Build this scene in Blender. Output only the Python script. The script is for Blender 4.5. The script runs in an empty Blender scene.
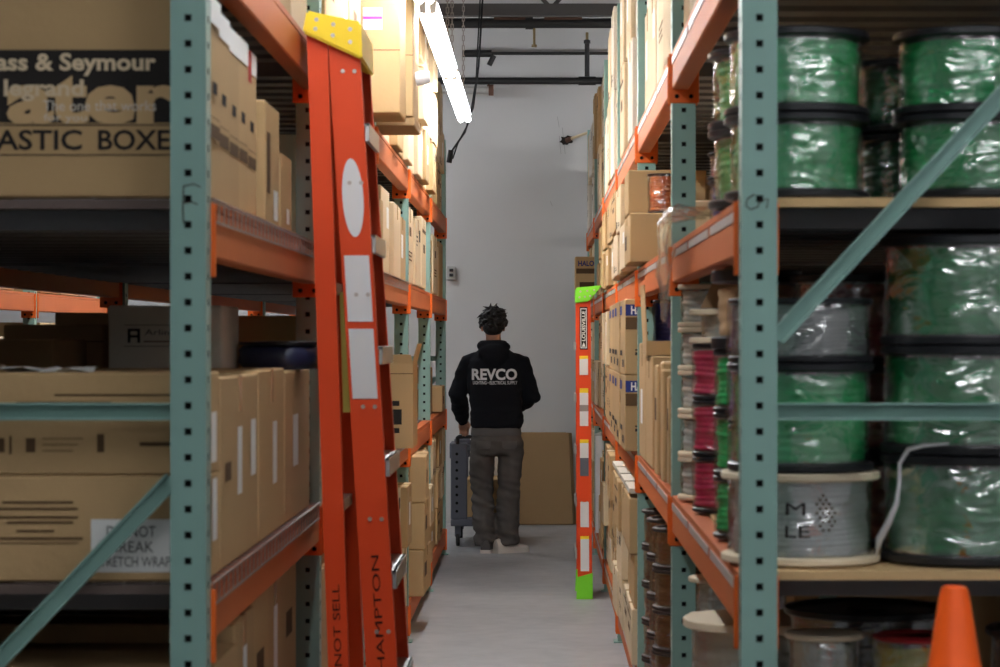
import bpy, bmesh, math, random
from mathutils import Vector, Matrix, noise
from mathutils.bvhtree import BVHTree
random.seed(7)
SC = bpy.context.scene
COL = SC.collection
PI = math.pi

# ------------------------------------------------------------------ materials
def lin(c):
    return tuple(((v/255)/12.92 if v/255 <= .04045 else ((v/255+.055)/1.055)**2.4) for v in c) + (1.0,)

def mat(name, rgb, rough=.6, metal=0., spec=.5, var=.0, bump=.0, bscale=60., stretch=None, emit=None, obj_rand=0.):
    m = bpy.data.materials.new(name); m.use_nodes = True
    nt = m.node_tree; b = nt.nodes['Principled BSDF']
    b.inputs['Base Color'].default_value = lin(rgb)
    b.inputs['Roughness'].default_value = rough
    b.inputs['Metallic'].default_value = metal
    b.inputs['Specular IOR Level'].default_value = spec
    if emit:
        b.inputs['Emission Color'].default_value = lin(emit[0]); b.inputs['Emission Strength'].default_value = emit[1]
    if var or bump:
        tc = nt.nodes.new('ShaderNodeTexCoord'); mp = nt.nodes.new('ShaderNodeMapping')
        nt.links.new(tc.outputs['Object'], mp.inputs['Vector'])
        if stretch: mp.inputs['Scale'].default_value = stretch
        n = nt.nodes.new('ShaderNodeTexNoise'); n.inputs['Scale'].default_value = bscale; n.inputs['Detail'].default_value = 5
        nt.links.new(mp.outputs['Vector'], n.inputs['Vector'])
        if var:
            r = nt.nodes.new('ShaderNodeMapRange'); r.inputs[3].default_value = 1-var; r.inputs[4].default_value = 1+var
            n2 = nt.nodes.new('ShaderNodeTexNoise'); n2.inputs['Scale'].default_value = bscale*.12; n2.inputs['Detail'].default_value = 6
            nt.links.new(mp.outputs['Vector'], n2.inputs['Vector'])
            nt.links.new(n2.outputs['Fac'], r.inputs[0])
            val = r.outputs[0]
            if obj_rand:
                oi = nt.nodes.new('ShaderNodeObjectInfo'); r2 = nt.nodes.new('ShaderNodeMapRange')
                r2.inputs[3].default_value = 1-obj_rand; r2.inputs[4].default_value = 1+obj_rand
                nt.links.new(oi.outputs['Random'], r2.inputs[0])
                mu = nt.nodes.new('ShaderNodeMath'); mu.operation = 'MULTIPLY'
                nt.links.new(val, mu.inputs[0]); nt.links.new(r2.outputs[0], mu.inputs[1]); val = mu.outputs[0]
            hs = nt.nodes.new('ShaderNodeHueSaturation'); hs.inputs['Color'].default_value = lin(rgb)
            nt.links.new(val, hs.inputs['Value']); nt.links.new(hs.outputs['Color'], b.inputs['Base Color'])
        if bump:
            bp = nt.nodes.new('ShaderNodeBump'); bp.inputs['Strength'].default_value = bump; bp.inputs['Distance'].default_value = .01
            nt.links.new(n.outputs['Fac'], bp.inputs['Height']); nt.links.new(bp.outputs['Normal'], b.inputs['Normal'])
    return m

def film_mat(name, tint=(235,240,238), fac=.32, rough=.17, scale=11.):
    m = bpy.data.materials.new(name); m.use_nodes = True
    nt = m.node_tree; nt.nodes.clear()
    out = nt.nodes.new('ShaderNodeOutputMaterial'); mix = nt.nodes.new('ShaderNodeMixShader')
    tr = nt.nodes.new('ShaderNodeBsdfTransparent'); tr.inputs['Color'].default_value = lin(tint)
    gl = nt.nodes.new('ShaderNodeBsdfGlossy'); gl.inputs['Roughness'].default_value = rough
    gl.inputs['Color'].default_value = (.95,.95,.95,1)
    lw = nt.nodes.new('ShaderNodeLayerWeight'); lw.inputs['Blend'].default_value = .35
    ad = nt.nodes.new('ShaderNodeMath'); ad.operation = 'MULTIPLY_ADD'; ad.inputs[1].default_value = .2; ad.inputs[2].default_value = fac; ad.use_clamp = True
    tc = nt.nodes.new('ShaderNodeTexCoord'); mp = nt.nodes.new('ShaderNodeMapping'); mp.inputs['Scale'].default_value = (1,1,1.8)
    n = nt.nodes.new('ShaderNodeTexNoise'); n.inputs['Scale'].default_value = scale; n.inputs['Detail'].default_value = 2.5; n.inputs['Distortion'].default_value = .8
    bp = nt.nodes.new('ShaderNodeBump'); bp.inputs['Strength'].default_value = .8; bp.inputs['Distance'].default_value = .016
    L = nt.links.new
    L(tc.outputs['Object'], mp.inputs['Vector']); L(mp.outputs['Vector'], n.inputs['Vector']); L(n.outputs['Fac'], bp.inputs['Height'])
    L(bp.outputs['Normal'], gl.inputs['Normal']); L(bp.outputs['Normal'], lw.inputs['Normal'])
    L(lw.outputs['Fresnel'], ad.inputs[0]); L(ad.outputs[0], mix.inputs['Fac'])
    L(tr.outputs[0], mix.inputs[1]); L(gl.outputs[0], mix.inputs[2]); L(mix.outputs[0], out.inputs['Surface'])
    return m

M = {}
def card(name, rgb): M[name] = mat(name, rgb, .82, spec=.2, var=.06, bump=.12, bscale=40, obj_rand=.09)
card('card', (179,149,107)); card('card_pale', (208,188,156)); card('card_dark', (146,118,84)); card('card_white', (208,200,186))  # card_pale and card_white also carry the overexposure of the top-shelf cartons
M['tape'] = mat('tape', (176,146,104), .25, spec=.5)
M['tape_clear'] = mat('tape_clear', (205,185,150), .2, spec=.6)
M['ink'] = mat('ink', (40,36,34), .75, spec=.2)
M['ink_brown'] = mat('ink_brown', (92,70,48), .8, spec=.2)
M['ink_blue'] = mat('ink_blue', (44,56,120), .7, spec=.2)
M['ink_red'] = mat('ink_red', (170,50,40), .7, spec=.2)
M['magenta'] = mat('magenta', (180,60,150), .6)
M['paper'] = mat('paper', (228,228,224), .7, spec=.3)
M['carton_ink_tan'] = mat('carton_ink_tan', (196,164,120), .8, spec=.2)
M['teal'] = mat('teal', (128,163,153), .42, spec=.45, var=.07, bump=.03, bscale=30)
M['hole'] = mat('hole', (14,16,16), .8, spec=.2)  # near-black: the shade inside holes is put into the colour
M['beam_orange'] = mat('beam_orange', (188,98,48), .55, spec=.3, var=.1, bump=.04, bscale=18)  # orange_steel dulled to brown, gloss reflection put into the colour
M['orange_steel'] = mat('orange_steel', (226,102,30), .4, spec=.45, var=.08, bump=.03, bscale=25)
M['zinc'] = mat('zinc', (150,140,135), .45, metal=.6, var=.1, bscale=30)
M['strip'] = mat('strip', (172,166,166), .35, spec=.5)
M['galv_dark'] = mat('galv_dark', (86,86,88), .55, metal=.3, var=.12, bscale=20)
M['particle'] = mat('particle', (196,164,118), .75, spec=.25, var=.08, bump=.15, bscale=120)
M['board_grey'] = mat('board_grey', (100,86,80), .7, spec=.25, var=.08, bscale=60)
M['ladder_red'] = mat('ladder_red', (218,70,22), .48, spec=.3, var=.07, bump=.03, bscale=40)
M['ladder_yellow'] = mat('ladder_yellow', (248,214,40), .45, spec=.4)
M['lime'] = mat('lime', (126,222,48), .45, spec=.4)
M['alu'] = mat('alu', (190,190,188), .35, metal=.85, var=.06, bscale=40)
M['rivet'] = mat('rivet', (190,180,172), .35, metal=.7)
M['sticker'] = mat('sticker', (222,222,222), .55, spec=.3, var=.05, bscale=60)
M['yellow_label'] = mat('yellow_label', (214,200,96), .6)
M['pen'] = mat('pen', (58,22,14), .7, spec=.2)
M['black_plastic'] = mat('black_plastic', (26,27,31), .35, spec=.5, var=.1, bscale=20)
M['brown_plastic'] = mat('brown_plastic', (58,44,38), .6, spec=.3)
M['cream_wood'] = mat('cream_wood', (220,204,176), .7, spec=.3, var=.08, bump=.1, bscale=30)
def wire(name, rgb, rough=.3): M[name] = mat(name, rgb, rough, spec=.55, var=.15, bump=.0, bscale=40)
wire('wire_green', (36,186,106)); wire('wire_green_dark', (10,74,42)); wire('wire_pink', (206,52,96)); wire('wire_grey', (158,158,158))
wire('wire_white', (216,216,212)); wire('wire_navy', (30,34,62), .4); wire('wire_purple', (126,92,148)); wire('wire_blue', (46,62,160)); wire('wire_orange', (232,112,52))
wire('wire_yellow', (196,182,40)); wire('wire_red', (150,30,36)); wire('wire_black', (34,34,36)); wire('kraft', (165,132,96), .7)
M['wire_copper'] = mat('wire_copper', (132,76,52), .38, metal=.6, var=.15, bscale=40)
M['white_wrap'] = mat('white_wrap', (214,214,216), .28, spec=.5, bump=.35, bscale=14)
M['film'] = film_mat('film')
M['film_strong'] = film_mat('film_strong', (228,232,230), .44, .15, 9.)
M['film_soft'] = film_mat('film_soft', (240,243,242), .13, .16, 14.)
M['housing'] = mat('housing', (225,225,222), .4, spec=.4)
M['tube'] = mat('tube', (255,255,255), .4, emit=((247,250,255), 30.0))
M['tube_far'] = mat('tube_far', (255,255,255), .4, emit=((247,250,255), 47.0))
M['cone_orange'] = mat('cone_orange', (255,98,22), .42, spec=.4, var=.03, bscale=30)
M['pipe_black'] = mat('pipe_black', (38,37,37), .5, spec=.4, var=.15, bscale=12)
M['rust'] = mat('rust', (96,66,52), .8, var=.2, bscale=20)
M['pipe_grey'] = mat('pipe_grey', (170,168,164), .5, var=.08, bscale=12)
M['steel_grey'] = mat('steel_grey', (84,80,78), .55, metal=.2, var=.2, bscale=8)
M['brass'] = mat('brass', (150,130,90), .4, metal=.7)
M['cart_grey'] = mat('cart_grey', (92,94,104), .55, spec=.4, var=.06, bscale=30)
M['rubber'] = mat('rubber', (30,30,32), .7)
M['hoodie'] = mat('hoodie', (23,24,29), .9, spec=.15, var=.12, bump=.15, bscale=90)
M['trouser'] = mat('trouser', (88,83,80), .9, spec=.15, var=.12, bump=.2, bscale=70)
M['shirt'] = mat('shirt', (98,94,92), .9, spec=.15)
M['skin'] = mat('skin', (172,124,100), .55, spec=.4, var=.04, bscale=30)
M['hair'] = mat('hair', (18,16,16), .45, spec=.5, bump=.6, bscale=120, var=.1)
M['shoe_white'] = mat('shoe_white', (208,200,190), .6, var=.06, bscale=40)
M['shoe_dark'] = mat('shoe_dark', (70,66,64), .6)
M['print_white'] = mat('print_white', (226,226,228), .7)
M['eye_white'] = mat('eye_white', (230,228,224), .3)
M['lip'] = mat('lip', (150,90,80), .5)
M['wall_paint'] = mat('wall_paint', (198,197,196), .75, spec=.25, var=.035, bump=.05, bscale=6)
M['ceiling_dark'] = mat('ceiling_dark', (74,74,76), .8, var=.1, bscale=4)
M['crack'] = mat('crack', (158,156,154), .8)
M['mortar_hole'] = mat('mortar_hole', (40,34,30), .95, var=.3, bscale=40)

def floor_material():
    m = mat('concrete', (172,172,172), .38, spec=.4, var=.0)
    nt = m.node_tree; b = nt.nodes['Principled BSDF']; L = nt.links.new
    tc = nt.nodes.new('ShaderNodeTexCoord')
    n1 = nt.nodes.new('ShaderNodeTexNoise'); n1.inputs['Scale'].default_value = 1.1; n1.inputs['Detail'].default_value = 8; n1.inputs['Roughness'].default_value = .65
    n2 = nt.nodes.new('ShaderNodeTexNoise'); n2.inputs['Scale'].default_value = 9; n2.inputs['Detail'].default_value = 6
    L(tc.outputs['Object'], n1.inputs['Vector']); L(tc.outputs['Object'], n2.inputs['Vector'])
    r = nt.nodes.new('ShaderNodeValToRGB'); r.color_ramp.elements[0].position = .3; r.color_ramp.elements[0].color = lin((138,139,142))
    r.color_ramp.elements[1].position = .7; r.color_ramp.elements[1].color = lin((172,172,172))
    L(n1.outputs['Fac'], r.inputs[0])
    r2 = nt.nodes.new('ShaderNodeValToRGB'); r2.color_ramp.elements[0].position = .66; r2.color_ramp.elements[0].color = (0,0,0,1)
    r2.color_ramp.elements[1].position = .78; r2.color_ramp.elements[1].color = (.5,.5,.5,1)
    L(n2.outputs['Fac'], r2.inputs[0])
    mx = nt.nodes.new('ShaderNodeMixRGB'); mx.inputs[2].default_value = lin((186,176,156))
    L(r2.outputs[0], mx.inputs[0]); L(r.outputs[0], mx.inputs[1]); L(mx.outputs[0], b.inputs['Base Color'])
    mr = nt.nodes.new('ShaderNodeMapRange'); mr.inputs[3].default_value = .28; mr.inputs[4].default_value = .5
    L(n2.outputs['Fac'], mr.inputs[0]); L(mr.outputs[0], b.inputs['Roughness'])
    return m
M['concrete'] = floor_material()

# ------------------------------------------------------------------ mesh helpers
def link_mesh(name, me, mats, parent=None, loc=None):
    o = bpy.data.objects.new(name, me); COL.objects.link(o)
    if parent is not None: o.parent = parent
    if loc is not None: o.location = loc
    for m in (mats if isinstance(mats, (list, tuple)) else [mats]):
        if m is not None: me.materials.append(M[m] if isinstance(m, str) else m)
    return o

def mk(name, bm, mats, parent=None, loc=None, smooth=False, origin=None):
    """link bm as one mesh object; origin: world point the mesh is stored relative to"""
    if origin is not None:
        bmesh.ops.translate(bm, verts=bm.verts, vec=-Vector(origin))
    me = bpy.data.meshes.new(name)
    if smooth is True:
        for f in bm.faces: f.smooth = True
    bm.to_mesh(me); bm.free()
    if smooth == 'auto':
        for p in me.polygons: p.use_smooth = True
        try: me.set_sharp_from_angle(angle=math.radians(40))
        except Exception: pass
    return link_mesh(name, me, mats, parent, loc)

def thing(name, label, cat, loc=(0,0,0), group=None, rz=0.):
    o = bpy.data.objects.new(name, None); COL.objects.link(o)
    o.location = loc; o.rotation_euler = (0,0,rz); o.empty_display_size = .1
    tag(o, label, cat, group); return o
def tag(o, label, cat, group=None):
    o['label'] = label; o['category'] = cat
    if group: o['group'] = group
    return o
def struct(o): o['kind'] = 'structure'; return o

def kids(o): return [c for c in o.children]
def dup(root, loc, rz=0., label=None, group=None):
    r = root.copy(); COL.objects.link(r); r.location = loc; r.rotation_euler = (0,0,rz)
    if label: r['label'] = label
    if group: r['group'] = group
    for ch in list(root.children):
        c = ch.copy(); COL.objects.link(c); c.parent = r
        for g in list(ch.children):
            d = g.copy(); COL.objects.link(d); d.parent = c
    return r

def box(bm, x0, x1, y0, y1, z0, z1, bev=0., mi=0):
    vs = [bm.verts.new((x,y,z)) for x in (x0,x1) for y in (y0,y1) for z in (z0,z1)]
    q = [(0,1,3,2),(4,6,7,5),(0,4,5,1),(2,3,7,6),(0,2,6,4),(1,5,7,3)]
    fs = [bm.faces.new([vs[i] for i in f]) for f in q]
    for f in fs: f.material_index = mi
    if bev:
        es = list({e for f in fs for e in f.edges})
        bmesh.ops.bevel(bm, geom=es, offset=bev, segments=1, affect='EDGES', profile=.5)
    return fs

def hexa(bm, lo, hi, mi=0):
    """solid between two quads (4 points each, same winding)"""
    a = [bm.verts.new(p) for p in lo]; b = [bm.verts.new(p) for p in hi]
    fs = [bm.faces.new(a[::-1]), bm.faces.new(b)]
    for i in range(4):
        j = (i+1)%4; fs.append(bm.faces.new((a[i],a[j],b[j],b[i])))
    for f in fs: f.material_index = mi
    return fs

def quad(bm, pts, mi=0):
    f = bm.faces.new([bm.verts.new(p) for p in pts]); f.material_index = mi; return f

def lathe(bm, prof, segs=32, c=(0,0,0), axis='z', mi=0, fn=None):
    rings = []
    for (r,z) in prof:
        ring = []
        for k in range(segs):
            a = 2*PI*k/segs
            rr = r if fn is None else r + fn(a, z, r)
            p = (rr*math.cos(a), rr*math.sin(a), z)
            if axis == 'x': p = (p[2], p[0], p[1])
            elif axis == 'y': p = (p[0], p[2], -p[1])
            ring.append(bm.verts.new((p[0]+c[0], p[1]+c[1], p[2]+c[2])))
        rings.append(ring)
    for a, b in zip(rings, rings[1:]):
        for k in range(segs):
            j = (k+1)%segs
            f = bm.faces.new((a[k],a[j],b[j],b[k])); f.material_index = mi
    for ring, flip in ((rings[0], True), (rings[-1], False)):
        f = bm.faces.new(ring[::-1] if flip else ring); f.material_index = mi

def tube(bm, pts, r, segs=8, mi=0, squash=None):
    """swept tube through pts; r a number or list; squash: list of (ra, rb) along/over the frame"""
    pts = [Vector(p) for p in pts]; n = len(pts)
    rs = r if isinstance(r, (list,tuple)) else [r]*n
    ref = None; rings = []
    for i, p in enumerate(pts):
        t = (pts[min(i+1,n-1)] - pts[max(i-1,0)]).normalized()
        if ref is None:
            ref = Vector((0,0,1)) if abs(t.z) < .9 else Vector((0,1,0))
        u = ref - t*ref.dot(t)
        if u.length < 1e-4: u = t.orthogonal()
        u.normalize(); v = t.cross(u); ref = u
        ra, rb = (rs[i], rs[i]) if not isinstance(rs[i], (tuple,list)) else rs[i]
        rings.append([bm.verts.new(p + u*ra*math.cos(2*PI*k/segs) + v*rb*math.sin(2*PI*k/segs)) for k in range(segs)])
    for a, b in zip(rings, rings[1:]):
        for k in range(segs):
            j = (k+1)%segs; f = bm.faces.new((a[k],a[j],b[j],b[k])); f.material_index = mi
    bm.faces.new(rings[0][::-1]).material_index = mi; bm.faces.new(rings[-1]).material_index = mi

def bar(bm, a, b, w, h, up=(0,0,1), mi=0):
    """rectangular bar from a to b; w across, h along up"""
    a, b = Vector(a), Vector(b); t = (b-a).normalized(); up = Vector(up)
    up = (up - t*up.dot(t)).normalized(); s = t.cross(up)
    def sec(p): return [p - s*w/2 - up*h/2, p + s*w/2 - up*h/2, p + s*w/2 + up*h/2, p - s*w/2 + up*h/2]
    hexa(bm, sec(a), sec(b), mi)

def channel(bm, a, b, depth, width, th, open_dir, wdir):
    """C channel: web of `width` along wdir, flanges `depth` towards open_dir"""
    a, b, o, w = Vector(a), Vector(b), Vector(open_dir), Vector(wdir)
    def prof(p):
        q = [(-.5*width,0),(.5*width,0),(.5*width,depth),(.5*width-th,depth),(.5*width-th,th),(-.5*width+th,th),(-.5*width+th,depth),(-.5*width,depth)]
        return [bm.verts.new(p + w*x + o*y) for x, y in q]
    A, B = prof(a), prof(b); n = 8
    for i in range(n):
        j = (i+1)%n; bm.faces.new((A[i],A[j],B[j],B[i]))
    for R in (A[::-1], B):
        bm.faces.new((R[0],R[1],R[4],R[5]) if R is B else (R[7],R[6],R[3],R[2]))
        if R is B:
            bm.faces.new((R[1],R[2],R[3],R[4])); bm.faces.new((R[0],R[5],R[6],R[7]))
        else:
            S = R[::-1]; bm.faces.new((S[4],S[3],S[2],S[1])); bm.faces.new((S[7],S[6],S[5],S[0]))
    bmesh.ops.recalc_face_normals(bm, faces=bm.faces)

TXT = {}
def text_mesh(body, bold=0.):
    """mesh of the text, 1 unit high capitals about, centred; cached vertex/face lists"""
    k = (body, bold)
    if k not in TXT:
        cu = bpy.data.curves.new('t', 'FONT'); cu.body = body; cu.size = 1; cu.offset = bold; cu.resolution_u = 3
        o = bpy.data.objects.new('t', cu)
        me = bpy.data.meshes.new_from_object(o)
        vs = [v.co.copy() for v in me.vertices]; fs = [tuple(p.vertices) for p in me.polygons]
        x0, x1 = min(v.x for v in vs), max(v.x for v in vs); y0, y1 = min(v.y for v in vs), max(v.y for v in vs)
        vs = [Vector(((v.x-x0)/(x1-x0)-.5, (v.y-y0)/(y1-y0)-.5)) for v in vs]
        TXT[k] = (vs, fs, (x1-x0)/(y1-y0))
        bpy.data.objects.remove(o); bpy.data.curves.remove(cu); bpy.data.meshes.remove(me)
    return TXT[k]
def add_text(bm, body, c, xd, yd, width, height, bold=0., mi=0, lift=None):
    vs, fs, asp = text_mesh(body, bold)
    if width is None: width = asp*height
    c, xd, yd = Vector(c), Vector(xd), Vector(yd)
    nv = [bm.verts.new(c + xd*(v.x*width) + yd*(v.y*height)) for v in vs]
    for f in fs:
        try: bm.faces.new([nv[i] for i in f]).material_index = mi
        except ValueError: pass
# ------------------------------------------------------------------ person
def remeshed(bm, voxel, smooth=4):
    me = bpy.data.meshes.new('tmp'); bm.to_mesh(me); bm.free()
    o = bpy.data.objects.new('tmp', me); COL.objects.link(o)
    r = o.modifiers.new('r','REMESH'); r.mode = 'VOXEL'; r.voxel_size = voxel
    s = o.modifiers.new('s','SMOOTH'); s.factor = .5; s.iterations = smooth
    dg = bpy.context.evaluated_depsgraph_get(); dg.update()
    out = bpy.data.meshes.new_from_object(o.evaluated_get(dg))
    bpy.data.objects.remove(o); bpy.data.meshes.remove(me)
    out.materials.clear()
    return out
def displace(me, fn):
    nn = [v.normal.copy() for v in me.vertices]
    for v, n_ in zip(me.vertices, nn): v.co += n_*fn(v.co)
    me.update()
def shade(me):
    for p in me.polygons: p.use_smooth = True
def ell(bm, c, r, segs=20, rings=12, rot=None):
    mt = Matrix.Translation(c) @ (rot.to_4x4() if rot else Matrix()) @ Matrix.Diagonal((*r,1))
    bmesh.ops.create_uvsphere(bm, u_segments=segs, v_segments=rings, radius=1, matrix=mt)
def rings(bm, lst, segs=24):
    """stack of horizontal ellipses (z, cx, cy, rx, ry), closed"""
    rs = []
    for (z,cx,cy,rx,ry) in lst:
        rs.append([bm.verts.new((cx+rx*math.copysign(abs(math.cos(a))**.85, math.cos(a)), cy+ry*math.copysign(abs(math.sin(a))**.85, math.sin(a)), z)) for a in [2*PI*k/segs for k in range(segs)]])
    for a,b in zip(rs, rs[1:]):
        for k in range(segs): j=(k+1)%segs; bm.faces.new((a[k],a[j],b[j],b[k]))
    bm.faces.new(rs[0][::-1]); bm.faces.new(rs[-1])

PX, PY = -.314, 17.35
per = thing('person', 'person in black hoodie with white back print, walking away, one hand on the cart', 'person', (PX,PY,0))
LS, LE, LW, LH = (-.175,.02,1.385), (-.258,.07,1.125), (-.236,.29,.94), (-.226,.36,.875)
RS, RE, RW, RH = (.185,.02,1.38), (.262,.05,1.105), (.165,.27,1.03), (.105,.335,1.03)
HX, HY = -.008, .055
# body, one continuous surface
bm = bmesh.new()
rings(bm, [(.78,.01,0,.14,.10),(.90,.01,0,.15,.10),(1.05,.005,.005,.13,.095),(1.2,.0,.015,.155,.105),(1.33,.0,.02,.165,.10),(1.40,.0,.025,.12,.075),(1.45,-.004,.035,.058,.058),(1.56,-.006,.045,.052,.055)])
tube(bm, [LS,LE,LW], [.055,.042,.028], 12); tube(bm, [RS,RE,RW], [.055,.042,.028], 12)
tube(bm, [(-.068,0,.85),(-.087,.045,.47),(-.058,-.02,.09)], [.08,.05,.036], 14)
tube(bm, [(.10,0,.85),(.106,-.002,.47),(.096,-.03,.09)], [.08,.05,.036], 14)
# feet inside the shoes
tube(bm, [(-.052,-.03,.06),(-.05,.05,.045),(-.05,.12,.035)], [.034,.034,.028], 10)
tube(bm, [(.085,-.03,.06),(.13,.01,.045),(.175,.05,.035)], [.034,.034,.028], 10)
# head
ell(bm, (HX,HY,1.625), (.074,.092,.098)); ell(bm, (HX,HY+.035,1.565), (.056,.066,.068))
tube(bm, [(HX,HY+.085,1.625),(HX,HY+.112,1.592),(HX,HY+.085,1.583)], [.010,.014,.010], 8)
for s in (-1,1):
    ell(bm, (HX+s*.077, HY-.005, 1.605), (.010,.020,.032), 10, 8, Matrix.Rotation(s*.25,3,'Z'))
# hands: palm, five fingers each; left closes over the cart handle, right holds something low in front
def hand(bm, wrist, palm_end, side, curl_dir):
    w, p = Vector(wrist), Vector(palm_end); d = (p-w).normalized(); c = Vector(curl_dir); c = (c - d*c.dot(d)).normalized(); s = d.cross(c)*side
    tube(bm, [w, w+d*.03, p-d*.01, p], [(.022,.026),(.018,.034),(.016,.039),(.014,.036)], 12) if False else None
    for q in range(4):
        off = (q-1.5)*.0185
        base = w + d*.085 + s*off*1.0; L = (.036,.041,.039,.030)[q]
        k1 = base + d*L*.9 + c*.006; k2 = k1 + (d*.45+c*.9).normalized()*L*.75; k3 = k2 + (c*.85-d*.45).normalized()*L*.6
        tube(bm, [w + d*.02 + s*off*.55, base, k1, k2, k3], [.014,.0125,.0092,.0085,.0068], 8)
    tb = w + d*.03 - s*.030
    tube(bm, [w + d*.01 - s*.012, tb, tb + (d*.7 - s*.5 + c*.3).normalized()*.035, tb + (d*.9 - s*.1 + c*.7).normalized()*.062], [.016,.0135,.0105,.0078], 8)
hand(bm, LW, LH, 1, (0,-.3,-1)); hand(bm, RW, RH, -1, (0,.2,-1))
me = remeshed(bm, .0055, 3); shade(me)
link_mesh('body', me, ['skin'], per)
for s in (-1,1):
    bm = bmesh.new(); ell(bm, (HX+s*.031, HY+.083, 1.63), (.011,.008,.009), 12, 8); eye = mk('eye', bm, 'eye_white', per, smooth=True)
    bm = bmesh.new(); ell(bm, (HX+s*.031, HY+.0895, 1.63), (.005,.003,.005), 8, 6); mk('iris', bm, 'ink', eye, smooth=True)
    bm = bmesh.new(); tube(bm, [(HX+s*.016,HY+.090,1.651),(HX+s*.032,HY+.088,1.655),(HX+s*.048,HY+.078,1.650)], .004, 6); mk('eyebrow', bm, 'hair', per, smooth=True)
bm = bmesh.new(); ell(bm, (HX, HY+.096, 1.553), (.022,.007,.006), 12, 8); mk('mouth', bm, 'lip', per, smooth=True)
# hair: a cap plus messy locks
rh = random.Random(4); bm = bmesh.new()
ell(bm, (HX,HY-.006,1.650), (.084,.096,.080)); ell(bm, (HX,HY-.035,1.605), (.074,.066,.062))
for k in range(190):
    a = rh.uniform(0,2*PI); e = rh.uniform(-.25,1.3)
    d = Vector((math.cos(a)*math.cos(e), math.sin(a)*math.cos(e), math.sin(e)))
    if d.y > .45 and d.z < .35: continue
    p = Vector((HX,HY-.008,1.64)) + Vector((d.x*.082,d.y*.092,d.z*.080))
    t_ = Vector((rh.uniform(-1,1),rh.uniform(-1,1),rh.uniform(-.5,.9))); t_ = (t_ - d*t_.dot(d)).normalized()
    g_ = rh.uniform(.6,1.5)*(1.25 if d.z > .5 else .8)
    tube(bm, [p - t_*.012, p + d*.012*g_, p + t_*.020*g_ + d*.018*g_, p + t_*.040*g_ + d*rh.uniform(.006,.026)*g_], [.011,.012,.009,.003], 6)
me = remeshed(bm, .0045, 1); shade(me); link_mesh('hair', me, ['hair'], per)
# hoodie
bm = bmesh.new()
rings(bm, [(.885,.02,.0,.172,.128),(.90,.02,.0,.184,.138),(.94,.02,.0,.190,.142),(.98,.018,.0,.188,.142),(1.08,.012,.0,.186,.14),(1.2,.005,.005,.196,.142),(1.3,.0,.012,.205,.138),(1.37,.0,.018,.196,.122),(1.41,.0,.025,.160,.10),(1.435,.0,.03,.124,.09),(1.455,-.004,.032,.098,.085),(1.475,-.006,.036,.08,.075)], 32)
def sleeve(S, E, W):
    S, E, W = Vector(S), Vector(E), Vector(W)
    sd = 1 if S.x > 0 else -1
    tube(bm, [S + Vector((-.05*sd,0,-.012)), S + Vector((.008*sd,0,-.032)), S.lerp(E,.36), S.lerp(E,.62), E + Vector((.006*sd,-.012,0)), E.lerp(W,.3), E.lerp(W,.6), E.lerp(W,.82), W, W + (W-E).normalized()*.02],
         [.060,.070,.071,.068,.066,.062,.058,.056,.046,.042], 18)
sleeve(LS, LE, LW); sleeve(RS, RE, RW)
# hood lying on the back and standing round the neck
for k in range(22):
    a0, a1 = 2*PI*k/22, 2*PI*(k+1)/22
    P = lambda a: (HX + .082*math.cos(a), .035 + .082*math.sin(a), 1.478 + .022*(-math.sin(a)) + .008*math.cos(2*a))
    tube(bm, [P(a0), P(a1)], .026, 10)
ell(bm, (-.075,-.045,1.475), (.05,.045,.04)); ell(bm, (.07,-.045,1.468), (.05,.045,.038))
ell(bm, (.0,-.078,1.425), (.118,.058,.066)); ell(bm, (.004,-.098,1.385), (.082,.046,.056)); ell(bm, (.008,-.108,1.352), (.045,.034,.040))
me = remeshed(bm, .009, 5)
def folds(co):
    v = 0.
    v += .006*noise.noise(Vector((co.x*7, co.y*7, co.z*16)))
    if abs(co.x) > .17 or co.y > .15: v += .008*noise.noise(Vector((co.x*14+3, co.y*14, co.z*26)))
    if co.z < 1.05: v += .006*noise.noise(Vector((co.x*10, co.y*10, co.z*34)))
    return v
displace(me, folds); shade(me); hood = link_mesh('hoodie', me, ['hoodie'], per)
bvh = BVHTree.FromPolygons([v.co.copy() for v in me.vertices], [tuple(p.vertices) for p in me.polygons])
def back_text(body, cx, cz, wd, ht, bold, nm):
    bm = bmesh.new(); add_text(bm, body, (cx,-.5,cz), (1,0,0), (0,0,1), wd, ht, bold)
    bmesh.ops.triangulate(bm, faces=bm.faces); bmesh.ops.remove_doubles(bm, verts=bm.verts, dist=1e-5)
    bmesh.ops.subdivide_edges(bm, edges=[e for e in bm.edges if e.calc_length() > .02], cuts=2)
    bmesh.ops.triangulate(bm, faces=bm.faces)
    for v in bm.verts:
        h = bvh.ray_cast(Vector((v.co.x,-.5,v.co.z)), Vector((0,1,0)))
        v.co.y = (h[0].y if h[0] else -.13) - .006
    mk(nm, bm, 'print_white', hood)
back_text('REVCO', .005, 1.272, .322, .082, .035, 'back_lettering')
back_text('LIGHTING \u2022 ELECTRICAL SUPPLY', .010, 1.213, .315, .024, .012, 'back_lettering')
# shirt hem below the hoodie
bm = bmesh.new(); rings(bm, [(.835,.015,0,.178,.132),(.845,.015,0,.182,.136),(.89,.015,0,.176,.13),(.91,.015,0,.17,.122)], 32); mk('shirt_hem', bm, 'shirt', per, smooth='auto')
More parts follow.
